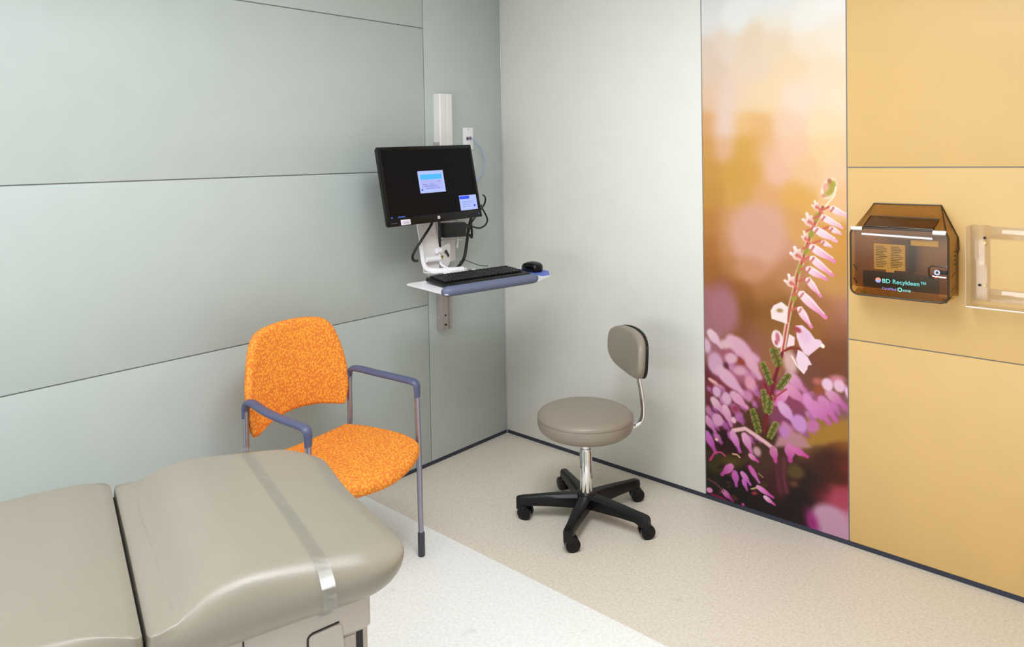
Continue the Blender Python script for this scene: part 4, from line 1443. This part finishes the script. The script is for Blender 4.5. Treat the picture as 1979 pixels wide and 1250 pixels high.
# ---------------------------------------------------------------- monitor
mc = Vector((.25, -.742, 1.426))
mn = Vector((.97665472, -.0792825, .1996493)).normalized()
mr = Vector((.07691564, .99684501, .01959604))
mu = mn.cross(mr).normalized()
mr = mu.cross(mn).normalized()
mF = frame(mc, mr, mu, mn)
mon = thing('computer_monitor', 'black flat monitor showing two small pale windows on a dark screen', 'monitor', tuple(mc - mn * .03 - mu * .17))
def mon_bm(bm):
    bm.transform(mF)
    return bm
b = pillow(rrect(.265, .175, .012, 4), .036, .005, inner=3, prof=4, flat=.008)
for v in b.verts:
    v.co.z -= .020
    if v.co.z < -.03:
        v.co.x *= .93
        v.co.y *= .90
obj('housing', mon_bm(b), M['black'], mon, True, angle=50)
b = B()
outer = rrect(.2655, .1755, .012, 5)
for k, (x0, x1, y0, y1) in enumerate(((-.2655, .2655, .159, .1755), (-.2655, .2655, -.1755, -.140), (-.2655, -.2515, -.1755, .1755), (.2515, .2655, -.1755, .1755))):
    bx(x0, x1, y0, y1, -.010, .0012 + .0001 * (k > 1), .001, bm=b)
obj('bezel', mon_bm(b), M['black_gloss'], mon, True, angle=30)
scr = obj('screen', mon_bm(bx(-.2515, .2515, -.140, .159, -.006, -.0005)), M['screen_black'], mon, True)
def pane(name, m, x0, x1, y0, y1, z=.0, parent=scr, skew=0.0):
    return obj(name, mon_bm(bx(x0, x1, y0, y1, z - .0004, z + .0002)), m, parent, True)
w1 = pane('dialog_window', M['g_pale'], -.0705, .0730, -.0410, .0600)
w2 = pane('dialog_window', M['g_pale'], .1440, .2475, -.1372, -.0672)
obj('dialog_content', mon_bm(bx(-.060, .062, .020, .044, .0002, .0006)), M['g_cyan'], scr, True)
obj('dialog_content', mon_bm(bx(-.060, .062, -.026, .018, .0002, .0006)), M['g_body'], scr, True)
b = B()
for y0, x0, x1 in ((-.004, -.05, -.025), (-.004, -.012, .012), (-.012, -.045, .03), (-.022, -.035, .045), (.008, .035, .05)):
    bx(x0, x1, y0, y0 + .003, .0006, .0008, bm=b)
obj('dialog_text', mon_bm(b), M['g_line'], scr, True)
obj('dialog_icon', mon_bm(bx(-.063, -.054, -.030, -.022, .0006, .0009)), M['g_blue'], scr, True)
obj('dialog_content', mon_bm(bx(.1445, .205, -.084, -.0705, .0002, .0006)), M['g_blue'], scr, True)
b = B()
for y0 in (-.098, -.106, -.114, -.122):
    bx(.158, .228 if y0 > -.11 else .205, y0, y0 + .002, .0002, .0005, bm=b)
obj('dialog_text', mon_bm(b), M['g_line'], scr, True)
obj('dialog_icon', mon_bm(cyl((.230, -.118, .0002), (.230, -.118, .0007), .006, 16)), M['g_blue'], scr, True)
each('taskbar_icon', [mon_bm(bx(-.210, -.172, -.1385, -.1345, -.0004, .0002)), mon_bm(bx(-.245, -.237, -.1392, -.1335, -.0004, .0002))], M['g_dim'], scr)
obj('brand_badge', mon_bm(cyl((.0077, -.157, .001), (.0077, -.157, .0028), .0075, 24)), mat('silver_badge', (225, 222, 230), .3, .4), mon, True)
text('badge_letters', 'hp', .010, M['black'], mon, mF @ Matrix.Translation((.0077, -.160, .0029)), .0001, 'CENTER')
stk = obj('asset_sticker', mon_bm(bx(-.1995, -.1490, -.1730, -.1500, .0012, .0018, .0002)), M['sticker'], mon, True)
b = B()
for y0 in (-.157, -.163, -.168):
    bx(-.192, -.157, y0 - .0008, y0 + .0008, .0018, .0020, bm=b)
obj('sticker_text', mon_bm(b), M['sticker_ink'], stk, True)
obj('power_light', mon_bm(cyl((.247, -.160, .001), (.247, -.160, .0024), .003, 12)), M['g_dim'], mon, True)
obj('model_mark', mon_bm(bx(-.248, -.218, -.1635, -.1605, .0010, .0016)), mat('faint_grey_print', (70, 70, 78), .5), mon, True)
# tilt head between mount and monitor (belongs to the mount)
hb = mc - mn * .052 - mu * .10
b = B()
box(b, (0, 0, 0), (.10, .10, .012), bev=.003)
b.transform(frame(mc - mn * .045 - mu * .02, mr, mu, mn))
obj('monitor_plate', b, M['cream'], mt, True)
b = tube([mc - mn * .05 - mu * .02, Vector((.19, -.72, 1.33)), Vector((.174, -.71, 1.25))], .02, 12, smooth=4, flat=(.6, 1.2))
obj('tilt_head', b, M['cream'], mt, True)
# frame wires that cradle the adapter
b = B()
for y in (-.572, -.478):
    tube([(.15, y - .02, 1.10), (.135, y, 1.14), (.13, y, 1.235), (.15, y - .02, 1.26)], .004, 8, b, smooth=4)
tube([(.125, -.60, 1.145), (.125, -.44, 1.132)], .004, 8, b)
tube([(.125, -.60, 1.238), (.125, -.44, 1.232)], .005, 8, b)
tube([(.17, -.66, 1.14), (.125, -.60, 1.142)], .004, 8, b)
tube([(.17, -.66, 1.235), (.125, -.60, 1.238)], .004, 8, b)
obj('adapter_cradle', b, M['cream'], mt, True)
ad = thing('power_adapter', 'black power adapter block hanging below the monitor', 'power adapter', (.125, -.515, 1.150))
b = B()
box(b, (0, 0, 0), (.040, .168, .072), bev=.009, seg=3)
for v in b.verts:
    v.co.z += -v.co.y * .06
    v.co.x += -v.co.y * .1
b.transform(Matrix.Translation((.147, -.520, 1.190)))
obj('adapter_body', b, M['black'], ad, True)
obj('plug', tube([(.138, -.446, 1.196), (.132, -.418, 1.200), (.125, -.395, 1.188)], [.016, .012, .007], 12, smooth=3), M['black'], ad, True)

def cable(name, label, pts, r, m='cable', cat='cable', sm=8):
    return tag(obj(name, tube(pts, r, 10, smooth=sm), M[m], angle=80), label, cat)
cb = thing('cable_bundle', 'black cable bundle with loops, curving from beside the adapter down to the tray', 'cable bundle', (.12, -.40, 1.0))
def strand(name, pts, r):
    obj(name, tube(pts, r, 10, smooth=8), M['cable'], cb, True, angle=80)
strand('main_cable', [(.118, -.352, 1.262), (.12, -.372, 1.225), (.118, -.388, 1.17), (.112, -.393, 1.12), (.11, -.402, 1.07), (.112, -.416, 1.035), (.12, -.446, 1.012), (.135, -.492, .996), (.16, -.535, 1.0)], .008)
strand('cable_loop', [(.13, -.375, 1.215), (.115, -.335, 1.235), (.10, -.290, 1.262), (.10, -.262, 1.285), (.11, -.255, 1.31), (.13, -.275, 1.335), (.17, -.33, 1.35)], .0045)
strand('cable_loop', [(.12, -.385, 1.195), (.11, -.35, 1.188), (.10, -.29, 1.176), (.095, -.245, 1.186), (.095, -.226, 1.212), (.10, -.245, 1.245), (.12, -.285, 1.275), (.17, -.345, 1.30)], .0045)
cable('signal_cable', 'black cable bowing out to the left around the white mount bracket', [(.20, -.690, 1.275), (.21, -.715, 1.235), (.215, -.775, 1.175), (.21, -.812, 1.13), (.20, -.822, 1.10), (.19, -.808, 1.078), (.175, -.775, 1.07)], .0065)
strand('cable_end', [(.12, -.372, 1.225), (.112, -.360, 1.19), (.11, -.355, 1.155), (.115, -.362, 1.135), (.12, -.380, 1.15)], .006)
cable('adapter_lead', 'black lead running down between bracket and adapter', [(.18, -.640, 1.27), (.18, -.638, 1.20), (.178, -.636, 1.14), (.172, -.632, 1.115)], .0065)
cable('keyboard_cable', 'thin grey cable arching over to the keyboard', [(.06, -.400, 1.010), (.08, -.385, 1.020), (.13, -.395, 1.016), (.25, -.44, 1.014), (.335, -.475, 1.024)], .0022, 'grey_wire')
cable('tray_cable', 'small black cable loop below the white bracket', [(.20, -.715, .985), (.215, -.722, .965), (.24, -.705, .955), (.265, -.675, .960), (.29, -.655, .975)], .004)

# data outlet and its patch lead
ot = thing('data_outlet', 'small white wall outlet plate with green and red jacks', 'outlet', (0, -.268, 1.60))
obj('cover_plate', bx(0, .006, -.304, -.230, 1.582, 1.697, .002), M['white_plastic'], ot, True)
obj('jack', cyl((.006, -.276, 1.640), (.012, -.276, 1.640), .008, 12), M['green_jack'], ot, True)
obj('jack', cyl((.006, -.256, 1.642), (.014, -.256, 1.642), .007, 12), M['red_jack'], ot, True)
obj('socket_surround', bx(.006, .0085, -.286, -.246, 1.630, 1.653, .001), M['sticker'], ot, True)
each('cover_screw', [cyl((.006, -.267, z), (.0075, -.267, z), .003, 10) for z in (1.688, 1.592)], M['grey_metal'], ot)
cable('network_cable', 'pale blue network cable curving from the wall outlet behind the monitor', [(.014, -.256, 1.642), (.030, -.250, 1.634), (.035, -.222, 1.606), (.035, -.188, 1.560), (.035, -.177, 1.520), (.035, -.190, 1.472), (.045, -.236, 1.430), (.08, -.32, 1.40)], .0035, 'blue_wire')

# ---------------------------------------------------------------- sharps disposal cabinet
sh = thing('sharps_cabinet', 'smoky brown see-through wall cabinet with key lock on the yellow wall', 'sharps cabinet', (2.02, 0, 1.01))
YF = -.112
x0, x1 = 1.866, 2.184
def quad(bm, pts, t=.0018):
    n = (Vector(pts[1]) - Vector(pts[0])).cross(Vector(pts[2]) - Vector(pts[0])).normalized()
    ring_mesh(bm, [[Vector(p) + n * k for p in pts] for k in (-t / 2, t / 2)])
zb, zf, zt = 1.014, 1.262, 1.344
bl, br, bt0, bt1, bz = 1.846, 2.192, 1.917, 2.140, 1.232
# front door with rounded corners
fo = rrect((x1 - x0) / 2, (zf - zb) / 2, .026, 6)
fM = frame(((x0 + x1) / 2, YF, (zf + zb) / 2), (1, 0, 0), (0, 0, 1), (0, -1, 0))
db = prism(fo, .003, fM)
door = obj('front_door', db, M['smoke'], sh, True, angle=30)
b = tube([fM @ Vector((x, y, .002)) for x, y in fo], .0035, 8, closed=True)
obj('door_rim', b, M['smoke_edge'], door, True, angle=80)
# body: side walls, top slopes, back
for s in (0, 1):
    b = B()
    fx = x0 if s == 0 else x1
    bxx = bl if s == 0 else br
    quad(b, [(fx, YF, zb + .02), (fx, YF, zf - .02), (bxx, 0, bz), (bxx, 0, zb + .02)])
    obj('side_wall', b, M['smoke_side'], sh, True, smooth=False)
b = B()
quad(b, [(x0 + .045, YF, zf - .004), (x1 - .045, YF, zf - .004), (bt1, -.004, zt), (bt0, -.004, zt)])
obj('top_slope', b, M['smoke_side'], sh, True, smooth=False)
b = B()
quad(b, [(x0, YF, zf - .02), (x0 + .045, YF, zf - .004), (bt0, -.004, zt)])
quad(b, [(x0, YF, zf - .02), (bt0, -.004, zt), (bl, -.004, bz)])
obj('top_gusset', b, M['smoke_side'], sh, True, smooth=False)
b = B()
quad(b, [(x1, YF, zf - .02), (x1 - .045, YF, zf - .004), (bt1, -.004, zt)])
quad(b, [(x1, YF, zf - .02), (bt1, -.004, zt), (br, -.004, bz)])
obj('top_gusset', b, M['smoke_side'], sh, True, smooth=False)
b = B()
quad(b, [(x0 + .01, YF, zb + .004), (x1 - .01, YF, zb + .004), (br - .01, -.004, zb + .004), (bl + .01, -.004, zb + .004)])
obj('bottom_wall', b, M['smoke_side'], sh, True, smooth=False)
b = B()
ring_mesh(b, [[Vector((x, y, z)) for x, z in ((bl, zb + .01), (br, zb + .01), (br, bz), (bt1, zt), (bt0, zt), (bl, bz))] for y in (-.0035, -.0015)])
obj('back_wall', b, M['smoke_side'], sh, True, smooth=False)
b = B()
for a_, c_ in (((bt0, -.004, zt), (bt1, -.004, zt)), ((bt1, -.004, zt), (br, -.004, bz)), ((br, -.004, bz), (br + .003, -.01, bz - .04)), ((br + .003, -.01, bz - .04), (br - .004, -.01, bz - .065)), ((br - .004, -.01, bz - .065), (br - .006, -.004, zb + .03)), ((bt0, -.004, zt), (bl, -.004, bz)), ((br - .006, -.004, zb + .03), (x1 - .01, YF + .01, zb))):
    cyl(a_, c_, .0022, 8, b)
cyl((bt1, -.004, zt), (x1 - .004, YF, zf - .012), .0018, 8, b)
obj('edge_rib', b, M['smoke_edge'], sh, True)
each('vent_notch', [cyl((br - .004, -.02, z), (br - .004, -.035, z), .0035, 8) for z in (1.185, 1.17, 1.155, 1.14)]
     + [cyl((br - .006, -.012, z + .006), (br - .010, -.055, z - .008), .003, 8) for z in (1.105, 1.055)]
     + [cyl((x0 - .010, -.045, z + .006), (x0 + .012, -.085, z - .004), .0026, 8) for z in (1.105, 1.055)], M['smoke_edge'], sh)
# drop flap in the sloping top
b = B()
fl = [(1.910, -.108, 1.266), (2.137, -.108, 1.264), (2.148, -.066, 1.298), (1.924, -.066, 1.300)]
quad(b, fl, .003)
flap = obj('drop_flap', b, tinted('amber_flap_plastic', (.62, .40, .07), .2, .1), sh, True, smooth=False)
obj('flap_rim', tube([Vector(p) + Vector((0, -.002, .002)) for p in fl], .0022, 8, closed=True), M['smoke_edge'], flap, True)
wp = mat('clear_plastic_highlight', (240, 240, 246), .12, .3)  # near-white colour paints the highlights on the clear end tabs and flap edge
each('hinge_barrel', [cyl((x0 + .004, YF - .003, 1.258), (1.908, YF - .003, 1.258), .0075, 16), cyl((2.138, YF - .003, 1.256), (2.178, YF - .003, 1.256), .0085, 16)], wp, sh)
obj('flap_edge_highlight', cyl((1.907, YF - .005, 1.2385), (2.137, YF - .005, 1.2345), .0042, 12), wp, sh, True)  # pale bar stands in for the highlight along the flap's edge
# inner liner, labels
obj('inner_partition', bx(2.056, 2.059, -.100, -.010, 1.10, 1.225), M['smoke_side'], sh, True, smooth=False)
obj('inner_tray', bx(1.90, 2.15, -.085, -.082, 1.03, 1.10), M['smoke_side'], sh, True, smooth=False)
lab = obj('instruction_label', bx(1.945, 2.048, -.1060, -.1050, 1.112, 1.205), M['paper'], sh, True)
obj('label_tab', bx(1.985, 2.012, -.1062, -.1052, 1.104, 1.114), M['paper'], lab, True)
b = B()
rng = np.random.RandomState(4)
for cx0, cx1 in ((1.951, 1.990), (2.001, 2.042)):
    for k in range(13):
        z = 1.196 - k * .0061
        L = (cx1 - cx0) * (1 if k % 4 else .7) * (.8 + .2 * rng.rand())
        bx(cx0, cx0 + L, -.1066, -.1061, z - .0012, z + .0012, bm=b)
obj('label_print', b, M['ink'], lab, True)
lab2 = obj('top_label', bx(2.066, 2.152, -.1060, -.1050, 1.206, 1.226), M['paper'], sh, True)
# maker's lettering
def fmat(x, z, y=YF - .0036):
    return frame((x, y, z), (1, 0, 0), (0, 0, 1), (0, -1, 0))
text('lettering', 'BD Recykleen\u2122', .0215, M['teal'], door, fmat(1.974, 1.0655))
text('lettering', 'CareMed', .0125, M['violet'], door, fmat(1.974, 1.0415))
text('lettering', 'one', .0165, M['teal'], door, fmat(2.043, 1.0405))
b = tube([fmat(2.033, 1.046) @ Vector((.0062 * math.cos(a), .0062 * math.sin(a), 0)) for a in np.linspace(0, 2 * PI, 20)[:-1]], .0018, 6, closed=True)
obj('logo_ring', b, M['teal'], door, True)
obj('logo_disc', cyl((1.9615, YF - .003, 1.0735), (1.9615, YF - .0042, 1.0735), .0095, 24), M['logo_red'], door, True)
obj('logo_disc_half', prism([(.009 * math.cos(a), .009 * math.sin(a)) for a in np.linspace(PI, 2 * PI, 16)], .0008, fmat(1.9615, 1.0735, YF - .0042)), mat('logo_blue_white', (150, 165, 250), .5), door, True)
# lock
lk = obj('lock', cyl((2.152, YF - .003, 1.120), (2.152, YF - .012, 1.120), .0095, 24), M['grey_metal'], door, True)
obj('key_slot', cyl((2.152, YF - .012, 1.120), (2.152, YF - .0128, 1.120), .0042, 12), M['dark'], lk, True)
b = tube([fM @ Vector((p[0] - (x0 + x1) / 2, p[1] - (zf + zb) / 2, .004)) for p in ((2.183, 1.140), (2.133, 1.140), (2.125, 1.132), (2.125, 1.108), (2.133, 1.098), (2.140, 1.096))], .0028, 8)
obj('lock_surround', b, M['smoke_edge'], door, True)
obj('lock_bolt', bx(2.160, 2.182, YF - .008, YF - .003, 1.114, 1.127, .002), M['black'], door, True)
obj('key_tag', bx(2.143, 2.150, YF - .006, YF - .004, 1.098, 1.106, .001), M['red'], lk, True)
obj('key_ring', cyl((2.137, YF - .005, 1.105), (2.178, YF - .005, 1.103), .0022, 8), M['chrome'], lk, True)
each('foot_tab', [bx(x - .006, x + .006, -.06, -.045, 1.006, 1.016, .002) for x in (1.893, 2.157)], mat('pale_green_tab', (205, 205, 130), .5), sh)

# ---------------------------------------------------------------- clear acrylic holder
ah = thing('acrylic_holder', 'empty clear acrylic holder screwed to the yellow wall', 'holder', (2.30, 0, 1.01))
AX0, AX1 = 2.232, 2.56
z0, z1 = 1.006, 1.281
b = B()
bx(AX0, AX0 + .055, -.0045, -.0015, z0 + .01, z1, .001, bm=b)
obj('back_flange', b, M['clear_edge'], ah, True)
obj('back_band', bx(AX0 + .055, AX1, -.0045, -.0015, z1 - .047, z1 - .004, .001), M['clear'], ah, True)
obj('back_band', bx(AX0 + .055, AX1, -.0045, -.0015, z0 + .010, z0 + .055, .001), M['clear'], ah, True)
obj('side_wall', bx(AX0 - .003, AX0, -.088, -.002, z0, z1 - .002, .001), M['clear_edge'], ah, True)
obj('bottom_shelf', bx(AX0 - .003, AX1, -.088, -.002, z0 - .001, z0 + .002, .001), M['clear'], ah, True)
obj('front_edge', cyl((AX0 - .002, -.088, z0 + .001), (AX1, -.088, z0 + .001), .0024, 8), mat('frosted_acrylic_edge', (232, 218, 212), .2), ah, True)
obj('front_edge', cyl((AX0 - .0015, -.088, z0), (AX0 - .0015, -.088, z1 - .002), .0016, 8), mat('frosted_acrylic_corner', (206, 180, 160), .2), ah, True)
for xx, zz in ((2.272, 1.236), (2.257, 1.071)):
    obj('screw', cyl((xx, -.0045, zz), (xx, -.0085, zz), .0042, 14), M['dark'], ah, True)
each('screw_reflection', [cyl((xx, -.0045, zz), (xx, -.0055, zz), .0055, 14) for xx, zz in ((2.271, 1.218), (2.271, 1.071))], mat('pale_yellow_reflection', (240, 208, 140), .5), ah)  # pale discs paint the reflections beside the screws
